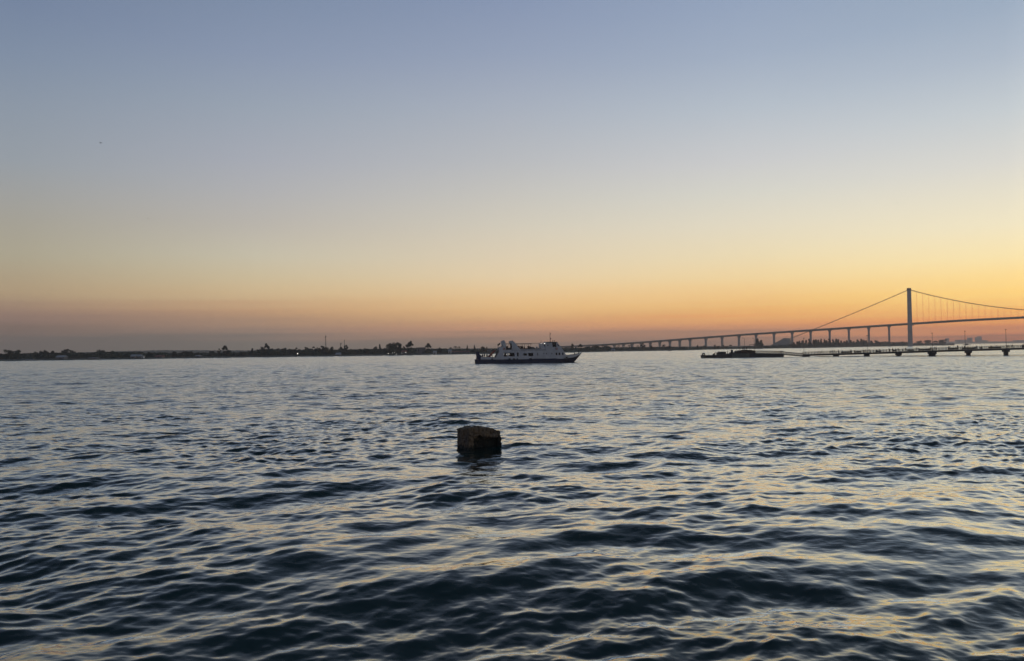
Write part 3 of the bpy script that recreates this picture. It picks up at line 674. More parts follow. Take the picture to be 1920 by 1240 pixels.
# ------------------------------------------------------------------ people (one skinned body per pose)
def make_person(pose, seed):
    H = {'head': (0, 0, 1.62)}
    if pose == 'stand':
        J = dict(pel=(0, 0, .95), ch=(0, .01, 1.28), nk=(0, .01, 1.46), hd=(0, -.02, 1.57), tp=(0, -.01, 1.71), sl=(.19, 0, 1.41), el=(.25, .02, 1.13), wl=(.24, -.07, .90), hl=(.23, -.1, .79), sr=(-.19, 0, 1.41), er=(-.26, .03, 1.13), wr=(-.23, -.06, .90), hr=(-.22, -.1, .79),
                 hpl=(.10, 0, .90), kl=(.11, -.02, .50), al=(.12, .03, .09), tl=(.13, -.15, .04), hpr=(-.10, 0, .90), kr=(-.11, -.02, .50), ar=(-.12, .03, .09), tr=(-.14, -.15, .04))
    elif pose == 'walk':
        J = dict(pel=(0, 0, .93), ch=(0, -.03, 1.26), nk=(0, -.04, 1.44), hd=(0, -.08, 1.55), tp=(0, -.08, 1.69), sl=(.19, -.03, 1.39), el=(.24, .14, 1.15), wl=(.22, .18, .93), hl=(.21, .17, .83), sr=(-.19, -.03, 1.39), er=(-.24, -.12, 1.14), wr=(-.20, -.30, .97), hr=(-.19, -.38, .92),
                 hpl=(.10, 0, .89), kl=(.10, -.22, .55), al=(.10, -.30, .14), tl=(.11, -.46, .08), hpr=(-.10, 0, .89), kr=(-.10, .12, .50), ar=(-.10, .38, .18), tr=(-.10, .30, .04))
    else:   # leaning on a rail
        J = dict(pel=(0, .12, .93), ch=(0, -.06, 1.24), nk=(0, -.16, 1.39), hd=(0, -.23, 1.48), tp=(0, -.25, 1.62), sl=(.19, -.13, 1.33), el=(.27, -.28, 1.10), wl=(.12, -.42, 1.12), hl=(.04, -.46, 1.12), sr=(-.19, -.13, 1.33), er=(-.27, -.28, 1.10), wr=(-.12, -.42, 1.12), hr=(-.04, -.46, 1.14),
                 hpl=(.10, .12, .88), kl=(.11, .10, .48), al=(.12, .18, .09), tl=(.13, 0, .04), hpr=(-.10, .12, .88), kr=(-.13, .02, .48), ar=(-.15, .02, .09), tr=(-.17, -.16, .04))
    Rd = dict(pel=.145, ch=.155, nk=.062, hd=.092, tp=.085, sl=.075, el=.05, wl=.034, hl=.04, sr=.075, er=.05, wr=.034, hr=.04, hpl=.105, kl=.068, al=.042, tl=.036, hpr=.105, kr=.068, ar=.042, tr=.036)
    E = [('pel', 'ch'), ('ch', 'nk'), ('nk', 'hd'), ('hd', 'tp'), ('ch', 'sl'), ('sl', 'el'), ('el', 'wl'), ('wl', 'hl'), ('ch', 'sr'), ('sr', 'er'), ('er', 'wr'), ('wr', 'hr'), ('pel', 'hpl'), ('hpl', 'kl'), ('kl', 'al'), ('al', 'tl'), ('pel', 'hpr'), ('hpr', 'kr'), ('kr', 'ar'), ('ar', 'tr')]
    ks = list(J); me = bpy.data.meshes.new('pose'); me.from_pydata([J[k] for k in ks], [(ks.index(a), ks.index(b_)) for a, b_ in E], [])
    ob = bpy.data.objects.new('pose', me); C.objects.link(ob)
    sk = ob.modifiers.new('skin', 'SKIN'); su = ob.modifiers.new('smooth', 'SUBSURF'); su.levels = 1; su.render_levels = 1
    for i, k in enumerate(ks):
        v = me.skin_vertices[0].data[i]; v.radius = (Rd[k], Rd[k]); v.use_root = (k == 'pel')
    dg = bpy.context.evaluated_depsgraph_get(); dg.update()
    res = bpy.data.meshes.new_from_object(ob.evaluated_get(dg))
    bpy.data.objects.remove(ob); bpy.data.meshes.remove(me)
    g = random.Random(seed)
    cloth = [mat('dark trousers', (.02, .02, .03), .8, .3, 6), mat('dark shirt', g.choice([(.05, .02, .02), (.03, .035, .06), (.06, .055, .05), (.025, .03, .025)]), .8, .3, 6), mat('brown skin', (.06, .035, .025), .6, .1, 6), mat('black hair', (.008, .008, .008), .7, .2, 9)]
    for c_ in cloth: res.materials.append(c_)
    for p in res.polygons:
        z = p.center.z; hz_ = J['hd'][2]
        hand = abs(p.center.x) < .3 and any((p.center - Vector(J[k])).length < .1 for k in ('hl', 'hr'))
        p.material_index = 3 if (z > hz_ + .09) else 2 if (z > J['nk'][2] - .01 or hand) else 1 if z > J['pel'][2] else 0
        p.use_smooth = True
    res.name = 'person'
    return res
BODY = {k: make_person(k, i + 2) for i, k in enumerate(('stand', 'walk', 'lean'))}
def person(pose, loc, rz, label, group, scale=1.0):
    o = link('person', BODY[pose]); o.location = loc; o.rotation_euler = (0, 0, rz); o.scale = (scale,) * 3
    return tag(o, label, 'person', group)

# ------------------------------------------------------------------ ferry
FB = at_depth(983, 285.5, 0); FRZ = R(5)
KU, KV = 285.5 / FPX / math.cos(FRZ) * 0.995, 281.5 / FPX
def U(x): return (x - 983) * KU
def V(x, y): return (681.4 - (x - 983) * .0222 - y) * KV
def P(*q): return [(U(x), V(x, y)) for x, y in q]
ferry = empty('passenger_ferry', FB, FRZ, 'white passenger ferry with a navy blue hull under way on the bay', 'ferry')
B = 4.6
BLUE = [(890, 675.6), (942, 675), (980, 674), (1017, 672.8), (1055, 671), (1074, 669), (1090, 661.8)]
ST = [(890.5, 892, 4.4, 4.2), (900, 900, 4.62, 4.4), (960, 960, 4.62, 4.4), (1000, 1000, 4.62, 4.4), (1020, 1019, 4.62, 4.35), (1040, 1036, 4.62, 4.1), (1053, 1047, 4.55, 3.6), (1062, 1054, 4.3, 2.9), (1070, 1060, 3.9, 2.2), (1078, 1065, 3.3, 1.4), (1085, 1069, 2.5, .7), (1090, 1071.5, 1.8, .25)]
h_ = MB()
for xt, xb, bt, bb in ST:
    zt = V(xt, interp(BLUE, xt)); zb = -1.2; zm = (zt + zb) * .5
    h_.v += [(U(xt), -bt, zt), (U(xt * .45 + xb * .55), -(bt * .45 + bb * .55) - .05, zm), (U(xb), -bb, zb), (U(xb), bb, zb), (U(xt * .45 + xb * .55), bt * .45 + bb * .55 + .05, zm), (U(xt), bt, zt)]
for i in range(len(ST) - 1):
    for j in range(6): h_.f.append((i * 6 + j, (i + 1) * 6 + j, (i + 1) * 6 + (j + 1) % 6, i * 6 + (j + 1) % 6))
h_.f += [tuple(range(6)), tuple(range(len(ST) * 6 - 1, len(ST) * 6 - 7, -1))]
hull = h_.build('hull', M['blue'], ferry)
TOPE = [(1053, 667.2), (1062, 666), (1077.5, 664), (1090, 661.0)]
bw = MB(); bs = [s for s in ST if s[0] >= 1053]
for xt, xb, bt, bb in bs:
    z0 = V(xt, interp(BLUE, xt)); z1 = V(xt, interp(TOPE, xt))
    bw.v += [(U(xt), -bt + .02, z0 - .15), (U(xt), -bt, z1), (U(xt), -bt + .12, z1), (U(xt), bt - .12, z1), (U(xt), bt, z1), (U(xt), bt - .02, z0 - .15)]
for i in range(len(bs) - 1):
    for j in (0, 1, 3, 4): bw.f.append((i * 6 + j, (i + 1) * 6 + j, (i + 1) * 6 + j + 1, i * 6 + j + 1))
bw.f.append(tuple(range(len(bs) * 6 - 1, len(bs) * 6 - 7, -1)))
bw.build('bow_bulwark', M['white'], ferry)
MB().box(U(896), U(1060), -B + .06, B - .06, V(983, 673.2) - .1, V(983, 673.2)).build('vehicle_deck', M['deckgrey'], ferry)
MB().prism(P((1058, 668.5), (1086, 665.2), (1086, 665.8), (1058, 669)), -2.2, 2.2).build('foredeck', M['deckgrey'], ferry)
# side walls with their openings
OPEN = [(942.6, 949, 662, 669.3), (951.3, 962.5, 662, 668.8), (967, 970, 661.3, 668.8), (978.8, 985.6, 663, 667), (988, 997, 662, 668)]
def side_wall(y0, y1, OPEN):
    mb = MB(); xs = sorted({942.5, 1053.5, *[o[0] for o in OPEN], *[o[1] for o in OPEN]})
    for a, b_ in zip(xs, xs[1:]):
        hole = [o for o in OPEN if o[0] <= a + .01 and o[1] >= b_ - .01]
        lo, hi = 674.5 if b_ < 1030 else 672.5, 656.6
        if hole:
            mb.prism(P((a, lo), (b_, lo), (b_, hole[0][3]), (a, hole[0][3])), y0, y1); mb.prism(P((a, hole[0][2]), (b_, hole[0][2]), (b_, hi), (a, hi)), y0, y1)
        else: mb.prism(P((a, lo), (b_, lo), (b_, hi), (a, hi)), y0, y1)
    mb.prism(P((925, 674.8), (928, 670.2), (933.5, 660), (934.3, 652.6), (938, 651.2), (942.5, 651.2), (942.5, 674.8)), y0, y1)
    mb.prism(P((900, 675), (900, 670.8), (926.5, 670.6), (925, 675)), y0, y1)
    return mb
for y0, op in ((-B, OPEN), (B - .14, [(942.6, 947, 664, 669), (951, 957, 664, 667)])): side_wall(y0, y0 + .14, op).build('side_wall', M['white'], ferry)
MB().prism(P((1053.5, 656.6), (1058, 664.5), (1058, 672), (1053.5, 672)), -B + .2, B - .2).build('front_bulkhead', M['white'], ferry)
MB().box(U(972.5), U(975), -B + .15, B - .15, V(974, 672.8), V(974, 658)).build('inner_bulkhead', M['deckgrey'], ferry)
MB().box(U(1000), U(1001), -B + .15, B - .15, V(1000, 672.4), V(1000, 658)).build('inner_bulkhead', M['deckgrey'], ferry)
MB().prism(P((931, 657.8), (1054, 656.6), (1054, 657.6), (931, 658.8)), -B + .16, B - .16).build('sun_deck', M['deckgrey'], ferry)
for s in (-1, 1):
    y0, y1 = sorted((s * B, s * (B - .12)))
    MB().prism(P((975, 656.6), (972.5, 655), (1021, 654.4), (1021, 656.6)), y0, y1).build('deck_bulwark', M['white'], ferry)
    y0, y1 = sorted((s * (B + .03), s * (B - .02)))
    MB().prism(P((974, 657.1), (974, 656.2), (1021.5, 655.7), (1021.5, 656.6)), y0, y1).build('deck_edge_shade', M['steel'], ferry)  # dark strip stands in for the line of shade below the bulwark
    y0, y1 = sorted((s * B, s * (B - 1.3)))
    MB().prism(P((957, 657.5), (958.3, 648), (955.6, 641.6), (955.2, 640), (957, 640.6), (957.5, 639.2), (959.5, 639), (960.3, 640.5), (962.5, 641.6), (964, 644), (966.2, 646.5), (969, 651), (972.8, 655), (976, 657.5)), y0, y1).build('funnel_casing', M['white'], ferry)
    MB().prism(P((942.4, 657.5), (942.4, 650), (940, 640.6), (941.8, 640.2), (942.2, 638.5), (943.4, 638.4), (943.8, 640), (945.2, 640.4), (946.4, 645.4), (946.6, 652), (946.6, 657.5)), y0, y1).build('exhaust_stack', M['white'], ferry)
rl = MB()
for yy in (-B + .05, B - .05):
    for a, z_ in ((655.0, 0), (653.2, 0)): rl.tube([(U(946.6), yy, V(946, a)), (U(957.5), yy, V(957, a))], .04, 5)
    for x in (949, 952, 955): rl.tube([(U(x), yy, V(x, 657)), (U(x), yy, V(x, 653.2))], .04, 5)
rl.build('aft_railing', M['steel'], ferry)
MB().box(U(951), U(956.8), -2.6, 2.6, V(953, 657.5), V(953, 652.6)).build('deck_locker', M['deckgrey'], ferry)
for px in (980, 986, 992): MB().prism(P((px, 657), (px + 2, 657), (px + 2, 654.8), (px + .4, 654.8), (px + .4, 653), (px, 653)), -3.4, 3.4).build('deck_bench', M['red'], ferry)
MB().prism(P((946, 645.8), (947, 645), (975, 644.6), (993, 644.2), (995.5, 645.2), (975, 645.7)), -B + .3, B - .3).build('awning', M['awning'], ferry)
pp = MB()
for x in (951, 968, 981, 993):
    for yy in (-B + .4, B - .4): pp.tube([(U(x), yy, V(x, 657)), (U(x), yy, V(x, 645.3))], .05, 5)
pp.build('awning_posts', M['steel'], ferry)
MB().tube([(U(994), -2, V(994, 644.3)), (U(1012.5), -2, V(1012.5, 643.6))], .05, 5).build('stay_wire', M['steel'], ferry)
# raft canister and low housings between awning and wheelhouse
MB().prism(P((993.5, 656.8), (994, 652), (996, 650.6), (999, 650.8), (1001.5, 653), (1003.5, 654.6), (1003.5, 656.8)), -3, 3).build('engine_hatch', M['deckgrey'], ferry)
MB().box(U(1005.5), U(1007.5), -1.5, 1.5, V(1006, 656.6), V(1006, 650)).build('ventilator', M['white'], ferry)
wh = MB().prism(P((1021.5, 657), (1021.5, 643), (1023, 641.2), (1042.2, 641.2), (1049.6, 650.2), (1054.2, 657)), -3.9, 3.9).build('wheelhouse', M['white'], ferry)
MB().prism(P((1012.5, 657), (1012.5, 644.2), (1021.4, 644.2), (1021.4, 657)), -3.6, 3.6).build('deckhouse', M['white'], ferry)
MB().prism(P((1022.3, 642), (1022.6, 640.6), (1042.5, 640.6), (1043.4, 642)), -4.15, 4.15).build('wheelhouse_roof', M['deckgrey'], wh)
for s in (-1, 1):
    def pane(q, yb, name, mt, par, t_=.05):
        y0, y1 = sorted((s * (yb + t_), s * (yb - .02))); return MB().prism(P(*q), y0, y1).build(name, mt, par)
    pane([(1033.4, 642.3), (1040.6, 642.3), (1041, 650.4), (1034.2, 650.4), (1033.2, 645)], 3.9, 'window', M['glass'], wh)
    pane([(1042.4, 644.8), (1043.2, 644.9), (1046.8, 649), (1043.9, 648.7)], 3.9, 'window', M['glass'], wh)
    pane([(1024.2, 646.2), (1026, 646.2), (1026, 648.4), (1024.2, 648.4)], 3.9, 'window', M['glass'], wh)
    pane([(1018, 645.5), (1019.8, 645.5), (1019.8, 649.8), (1018, 649.8)], 3.6, 'door', M['steel'], ferry)
    for q in ((1038.9, 1042.1), (1044.3, 1047.3), (1051.0, 1053.3)):
        y = 661 - (q[0] - 1039) * .02; pane([(q[0], y), (q[1], y), (q[1], y + 4.7), (q[0], y + 4.7)], B, 'window', M['glass'], ferry)
    for q, hh in ((1004.6, 5), (1016.3, 2), (1021, 2.4), (1031.2, 2.2)): pane([(q, 661.8), (q + 1.1, 661.8), (q + 1.1, 661.8 + hh), (q, 661.8 + hh)], B, 'porthole', M['glass'], ferry)
    for x, y in ((943.2, 654.8), (1041.3, 653.6)):
        MB().torus((U(x), s * (B + .06 if x < 1000 else 4.0 + .02), V(x, y)), .30, .085).build('lifebuoy', M['orange'], ferry, True)
    for x, y, w in ((921, 674, 3), (953, 673.6, 3.6), (961, 673.6, 3.2), (967.6, 673.4, 1.6), (992, 673, 5), (1059.5, 669.6, 3.6)):
        pane([(x - w / 2, y - 1), (x + w / 2, y - 1), (x + w / 2, y + 1), (x - w / 2, y + 1)], B + .02 if x < 1050 else 4.45, 'fender', M['rubber'], ferry, .22)
ms = MB().tube([(U(1032.3), 0, V(1032, 641)), (U(1031.8), 0, V(1032, 622))], [.13, .06], 8)
for y, w in ((625.6, .5), (634.6, .7)): ms.tube([(U(1032), -w, V(1032, y)), (U(1032), w, V(1032, y))], .05, 5)
mast_ = ms.build('mast', M['red'], ferry)
MB().box(U(1032.2), U(1033.8), -.5, .5, V(1032, 626.3), V(1032, 624.9)).build('radar_scanner', M['steel'], mast_)
MB().ball((U(1033.2), 0, V(1033, 634.6)), .22, 10).build('signal_lamp', M['steel'], mast_, True)
for x in (1036.4, 1039.4):
    MB().tube([(U(x), -1, V(x, 641)), (U(x), -1, V(x, 639))], .05, 5).ball((U(x), -1, V(x, 638.6)), .2, 8).build('searchlight', M['steel'], wh)
MB().tube([(U(1015), 0, V(1015, 644)), (U(1015), 0, V(1015, 642))], .05, 5).torus((U(1015), 0, V(1015, 640.4)), .32, .04).build('loop_antenna', M['lampsteel'], ferry)
for x, r_ in ((1019, .13), (1012.3, .07)): MB().ball((U(x), -3.75, V(x, 644.2)), r_, 10).build('deck_light', M['lamp'], ferry, True)
MB().tube([(U(933.6), 0, V(933, 658)), (U(933), 0, V(933, 645.6))], .06, 6).build('flagstaff', M['steel'], ferry)
fl = MB()
for i in range(7):
    t_ = i / 6; x = 933 + 5 * t_
    fl.v += [(U(x), .12 * math.sin(t_ * 5), V(x, 650.8 - 4.6 * t_ ** .8)), (U(x), .12 * math.sin(t_ * 5 + .6), V(x, 646.8 - 3.6 * t_ ** .8))]
for i in range(6): fl.f.append((2 * i, 2 * i + 2, 2 * i + 3, 2 * i + 1))
fl.build('flag', M['flag'], ferry)
MB().prism(P((891.6, 661.4), (896.8, 660.6), (899, 666.4), (902.5, 668.3), (901.5, 676.5), (893, 677.5), (893.3, 669)), -3.4, 3.4).build('stern_ramp', M['blue'], ferry)
MB().prism(P((890.2, 677.3), (892.5, 675), (893, 682), (891, 682.6)), -4, 4).build('stern_fender', M['rubber'], ferry)
for yy in (-3.4, 2.6):
    sw = MB().prism(P((914, 670.4), (917.6, 670.4), (928.6, 658.3), (926, 657.8)), yy, yy + .8).build('stairway', M['red'], ferry)
    MB().tube([(U(914.5), yy, V(914, 666)), (U(926), yy, V(926, 654.4))], .04, 5).build('handrail', M['steel'], sw)
MB().prism(P((926, 660.2), (934, 660), (934, 660.8), (926, 661)), -B + .2, B - .2).build('aft_landing', M['deckgrey'], ferry)
for x, y0, y1 in ((1085.3, 656.4, 663.5), (1078, 659, 665)): MB().tube([(U(x), -.6, V(x, y1)), (U(x), -.6, V(x, y0))], .14, 8).build('bow_post', M['steel'], ferry)
def on_ferry(pose, x, y, foot, rz, label, group, sc=1.0):
    loc = Matrix.Translation(FB) @ Matrix.Rotation(FRZ, 4, 'Z') @ Vector((U(x), y, V(x, foot)))
    person(pose, loc, FRZ + rz, label, group, sc)
SD = 'passenger standing under the awning on the sun deck of the ferry'
for i, (x, y) in enumerate([(967.5, -3.6), (969.3, -2.2), (970.8, -3.8), (972.6, -1.5), (974.2, -3.7), (975.8, -2.4), (977.3, -3.8), (978.9, -1.2), (980.8, 2.0), (983.6, 1.2), (988, -3.6), (989.7, -2.6), (991.4, -3.7), (992.8, 1.5)]):
    on_ferry(('stand', 'lean', 'stand')[i % 3], x, y, 657.0, rnd.uniform(-.6, .6), SD, 'passengers on the sun deck of the ferry', rnd.uniform(.9, 1.03))
for i, (x, y) in enumerate([(947.6, -3.3), (949.5, -4.1), (950.5, 3), (957, -3)]):
    on_ferry('stand', x, y, 657.6, rnd.uniform(-3, 3), 'passenger in the upper opening between the two ferry stacks', 'passengers between the stacks of the ferry', rnd.uniform(.9, 1.02))
for i, (x, y) in enumerate([(903.4, -3), (905, -1), (906.8, -3.4), (908.8, 1), (910.9, -2.8), (913, -1.5), (920, 2.4), (922.5, 1.2)]):
    on_ferry(('stand', 'walk')[i % 2], x, y, 673.2, rnd.uniform(-3, 3), 'passenger on the open stern deck of the ferry behind the raised ramp', 'passengers on the stern deck of the ferry', rnd.uniform(.9, 1.03))
for i, (x, y) in enumerate([(944, -2.9), (947, 0), (953, -3.2), (955.5, -1), (958, 2)]):
    on_ferry('stand', x, y, 673.2, rnd.uniform(-3, 3), 'passenger showing in a side opening of the ferry vehicle deck', 'passengers in the side openings of the ferry', rnd.uniform(.92, 1.03))
on_ferry('stand', 938.8, -3.4, 657.8, .4, 'lone passenger at the aft rail beside the ferry flag', None)

# ------------------------------------------------------------------ jetty
ja, jb = at_depth(1511, 356, 0), at_depth(1886, 326, 0)
JL = Line(ja, jb - ja)
jetty = empty('jetty', ja, JL.rz, 'long dark concrete jetty on stubby piers reaching in from the right', 'jetty')
JD = [JL.hit(*q) for q in [(1505, 664.5), (1523, 664), (1638, 660.8), (1700, 658.8), (1770, 656.4), (1920, 652.1)]]
JD.append((JD[-1][0] + 60, JD[-1][1] + 1.0))
def jz(s): return interp(JD, s)
def strip(mb, y0, y1, z0, z1, s0, s1, step=3.0):
    n = max(1, int((s1 - s0) / step))
    for i in range(n):
        a, b_ = s0 + (s1 - s0) * i / n, s0 + (s1 - s0) * (i + 1) / n
        mb.prism([(a, jz(a) + z0), (b_, jz(b_) + z0), (b_, jz(b_) + z1), (a, jz(a) + z1)], y0, y1)
    return mb
S0, S1 = JD[0][0], JD[-1][0]
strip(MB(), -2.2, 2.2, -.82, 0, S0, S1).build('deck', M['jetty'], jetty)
JP = [(1511, 2.9, 0), (1567.4, 2.1, 0), (1625, 1.8, 0), (1684.5, 1.0, 1.4), (1747.5, 1.9, 2.1), (1815.5, .75, 1.15), (1886, .7, 1.1), (1962, .7, 1.1)]
for px, w, cw in JP:
    s, _ = JL.hit(px, 660); z = jz(s) - .68
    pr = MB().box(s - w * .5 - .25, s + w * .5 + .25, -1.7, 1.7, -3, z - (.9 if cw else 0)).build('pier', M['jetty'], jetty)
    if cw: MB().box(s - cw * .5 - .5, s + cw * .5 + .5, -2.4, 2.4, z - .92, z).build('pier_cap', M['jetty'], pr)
for y in (-2.1, 2.1):
    rl = MB(); s = S0
    while s < S1:
        rl.tube([(s, y, jz(s)), (s, y, jz(s) + 1.08)], .09, 5); s += 1.3
    for z in (.3, .67, 1.05):
        q = np.linspace(S0, S1, 40); rl.tube([(s_, y, jz(s_) + z) for s_ in q], .065, 5)
    rl.build('railing', M['steel'], jetty)
for p0, p1 in ((1577, 1596), (1601, 1614), (1641, 1652), (1673, 1680), (1700, 1713), (1722, 1744), (1776, 1795), (1802, 1830), (1836, 1840), (1852, 1876), (1914, 1940)):
    a, b_ = JL.hit(p0, 660)[0], JL.hit(p1, 660)[0]
    strip(MB(), -2.04, -1.98, .1, .80, a, b_, 4).build('railing_panel', M['steel'], jetty)
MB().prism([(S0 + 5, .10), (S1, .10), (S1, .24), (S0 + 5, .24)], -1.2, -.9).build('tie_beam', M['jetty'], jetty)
def on_jetty(px, y, dz_=0.0):
    s, _ = JL.hit(px, 660); return JL.p0 + JL.d * s + JL.n * y + Vector((0, 0, jz(s) + dz_))
def jetty_lamp(px, ytop, label):
    b_ = on_jetty(px, 1.7); h = JL.hit(px, ytop)[1] - b_.z
    o = empty('lamp_post', b_, JL.rz, label, 'lamp post', 'lamp posts along the jetty')
    MB().tube([(0, 0, 0), (0, 0, h)], [.10, .055], 8).build('pole', M['lampsteel'], o)
    MB().tube([(0, 0, 0), (0, 0, .35)], .2, 8).build('pole_base', M['lampsteel'], o)
    MB().box(-.28, .28, -.14, .14, h - .05, h + .16).build('lamp_head', M['lampsteel'], o)
for px, yt, lab in ((1507.3, 634.6, 'lamp post at the gangway end of the jetty'), (1626.8, 629.8, 'lamp post standing over the third jetty pier'), (1749.4, 625, 'lamp post over the widest jetty pier, in front of the shore trees'),
                    (1811.3, 621.4, 'lamp post in front of the hazy city slab'), (1888.5, 618.4, 'tallest lamp post, nearest the right edge of the photo')):
    jetty_lamp(px, yt, lab)
person('walk', on_jetty(1541, -1.0), JL.rz + R(90), 'man walking alone on the low left end of the jetty', None, 1.05)
for i, px in enumerate([1535.5, 1557.5, 1561, 1564.5, 1572, 1579.6, 1595, 1602, 1618.5, 1622.5, 1629.5, 1643, 1649.5, 1667, 1673.5, 1679, 1683.5, 1692.5, 1697.5, 1718.5, 1722.5, 1743.5, 1745.5, 1752.5, 1755, 1777.3, 1781.5, 1804, 1809, 1814, 1831, 1839.5, 1858.5, 1868, 1887, 1891.5, 1897, 1915.5, 1918]):
    lp = ['stand', 'lean', 'stand', 'walk'][i % 4]
    person(lp, on_jetty(px, rnd.uniform(-1.5, .4) if lp != 'lean' else -1.55), JL.rz + rnd.uniform(-1.0, 1.0), 'dark distant figure at the railing of the long jetty', 'people along the jetty railing', rnd.uniform(.82, .98))
person('stand', on_jetty(1795, -1.2), JL.rz, 'tall dark figure standing clear above the railing left of the city slab lamp post', None, 1.12)

# ------------------------------------------------------------------ floating landing stage and its gangways
LZ = 352.0; LK = LZ / FPX
lb = at_depth(1366, LZ, 0)
def PX(x): return (x - 1366) * LK
def PZ(x, y): return (671.0 - (x - 1366) * .0165 - y) * LK
def Q(*q): return [(PX(x), PZ(x, y)) for x, y in q]
stage = empty('landing_barge', lb, 0, 'low black landing barge with a tyre on its bow end', 'barge')
MB().prism(Q((1318, 666.4), (1346, 666), (1370, 662.8), (1401, 662.6), (1422, 664), (1422, 674), (1319.5, 674.5)), -3, 5).build('hull', M['steel'], stage)
MB().torus((PX(1318), -1, PZ(1318, 664.9)), .52, .26, axis='y').build('tyre_fender', M['rubber'], stage, True)
MB().prism(Q((1346, 666.4), (1346, 661.4), (1348.6, 661), (1349, 659.4), (1357.5, 659.6), (1358, 664), (1366, 663.6), (1366, 666.4)), -2, 3).build('deckhouse', M['steel'], stage)
MB().prism(Q((1369, 662.7), (1401, 662.7), (1401, 670.4), (1369, 670.6)), -3.12, -2.9).build('side_plate', M['plate'], stage)
MB().prism(Q((1372, 663), (1378, 660.5), (1380.5, 660.4), (1380.8, 659), (1385, 658.6), (1387, 656.9), (1390.5, 656.8), (1391, 658), (1394, 656.6), (1396.5, 655.6), (1399, 656.9), (1404, 656.8), (1404.3, 656), (1408, 656), (1409, 657.2), (1413, 657), (1416, 664), (1372, 664)), -1.5, 3.5).build('loading_ramp', M['rust'], stage)
MB().prism(Q((1370.5, 656.2), (1373.6, 656.2), (1373.6, 663), (1370.5, 663)), -.6, .6).build('winch_post', M['steel'], stage)
for x, y0, w in ((1327.5, 663.6, .07), (1340.4, 659.6, .08), (1338, 662.2, .32), (1336.5, 664, .45)): MB().tube([(PX(x), -1, PZ(x, 667)), (PX(x), -1, PZ(x, y0))], w, 8).build('bollard', M['steel'], stage)
def truss(x0, x1, t0, t1, b0, b1, name, label, n, float_):
    o = empty(name, at_depth((x0 + x1) / 2, LZ, 0), 0, label, 'gangway', 'gangways from the barge to the jetty')
    xc = (x0 + x1) / 2
    def L_(x, y): return ((x - xc) * LK, PZ(x, y))
    def lin(a, b_, t_): return a + (b_ - a) * t_
    for yy in (-1.4, 1.4):
        m_ = MB()
        for (q0, q1, r_) in ((t0, t1, .13), (b0, b1, .22)):
            a, b_ = L_(x0, q0), L_(x1, q1); m_.tube([(a[0], yy, a[1]), (b_[0], yy, b_[1])], r_, 6)
        for i in range(n):
            u0, u1 = i / n, (i + 1) / n
            a = L_(lin(x0, x1, u0), lin(b0, b1, u0)); b_ = L_(lin(x0, x1, u1), lin(t0, t1, u1)); c_ = L_(lin(x0, x1, u1), lin(b0, b1, u1))
            m_.tube([(a[0], yy, a[1]), (b_[0], yy, b_[1])], .10, 5); m_.tube([(c_[0], yy, c_[1]), (b_[0], yy, b_[1])], .09, 5)
        m_.build('truss_side', M['steel'], o)
    a, b_ = L_(x0, b0), L_(x1, b1)
    MB().prism([(a[0], a[1] - .2), (b_[0], b_[1] - .2), (b_[0], b_[1] + .08), (a[0], a[1] + .08)], -1.4, 1.4).build('walkway', M['steel'], o)
    if float_: MB().prism([L_(x0 + 1, b0 + .6), L_(x1 - .5, b1 + .6), L_(x1 - .5, 672), L_(x0 + 1, 673)], -2, 2.4).build('float', M['steel'], o)
    return o
truss(1409, 1467, 657.6, 658.4, 662.8, 663.4, 'gangway', 'level truss gangway resting on floats beside the barge', 11, True)
truss(1467.6, 1505, 659.4, 662.6, 664.4, 667.2, 'gangway', 'sloping truss gangway dropping to the low end of the jetty', 8, False)
def barge_lamp(px, ytop, ybase, arm, label):
    Y = LZ + 3.0; z0 = PZ(px, ybase); z1 = pt(px, ytop, Y).z
    o = empty('lamp_post', at_depth(px, Y, z0), 0, label, 'lamp post', 'lamp posts on the landing barge')
    MB().tube([(0, 0, 0), (0, 0, z1 - z0), (-.25, 0, z1 - z0 + .12), (-arm, 0, z1 - z0 + .14)], [.08, .06, .05, .05], 8).build('pole', M['lampsteel'], o)
    MB().box(-arm - .35, -arm + .1, -.12, .12, z1 - z0 + .08, z1 - z0 + .22).build('lamp_head', M['lampsteel'], o)
barge_lamp(1395.8, 634.6, 659, .7, 'left of two thin lamp posts with short arms on the barge')
barge_lamp(1414.2, 635.3, 662, .5, 'right of two thin lamp posts with short arms by the gangway')
gy = LZ + 3.4; z0 = PZ(1409, 662)
o = empty('gangway_gantry', at_depth(1409.5, gy, z0), 0, 'thin horizontal gantry bar between the barge lamp posts', 'gantry')
za = pt(1409, 646.4, gy).z - z0
for x in (-1.0, 1.05): MB().tube([(x, 0, 0), (x, 0, za)], .06, 6).build('post', M['lampsteel'], o)
MB().box(-1.1, 1.15, -.06, .06, za - .1, za + .06).build('crossbar', M['lampsteel'], o)
for i, (x, foot, y) in enumerate([(1363.5, 664, -.6), (1375.8, 663, -1.7), (1378.8, 662, -1.8), (1387.6, 658.6, 0), (1393, 657, 0), (1385, 662.8, -2.2), (1400, 657, 0), (1462.6, 663.2, 0), (1465.6, 663.4, .4)]):
    person(('stand', 'lean', 'walk')[i % 3], at_depth(x, LZ, 0) + Vector((0, y, PZ(x, foot))), rnd.uniform(-2, 2),
           'dark figure waiting on the landing barge' if x < 1440 else 'dark figure standing where the two truss gangways meet', 'people on the landing barge' if x < 1440 else 'people at the gangway joint', rnd.uniform(.85, 1.0))

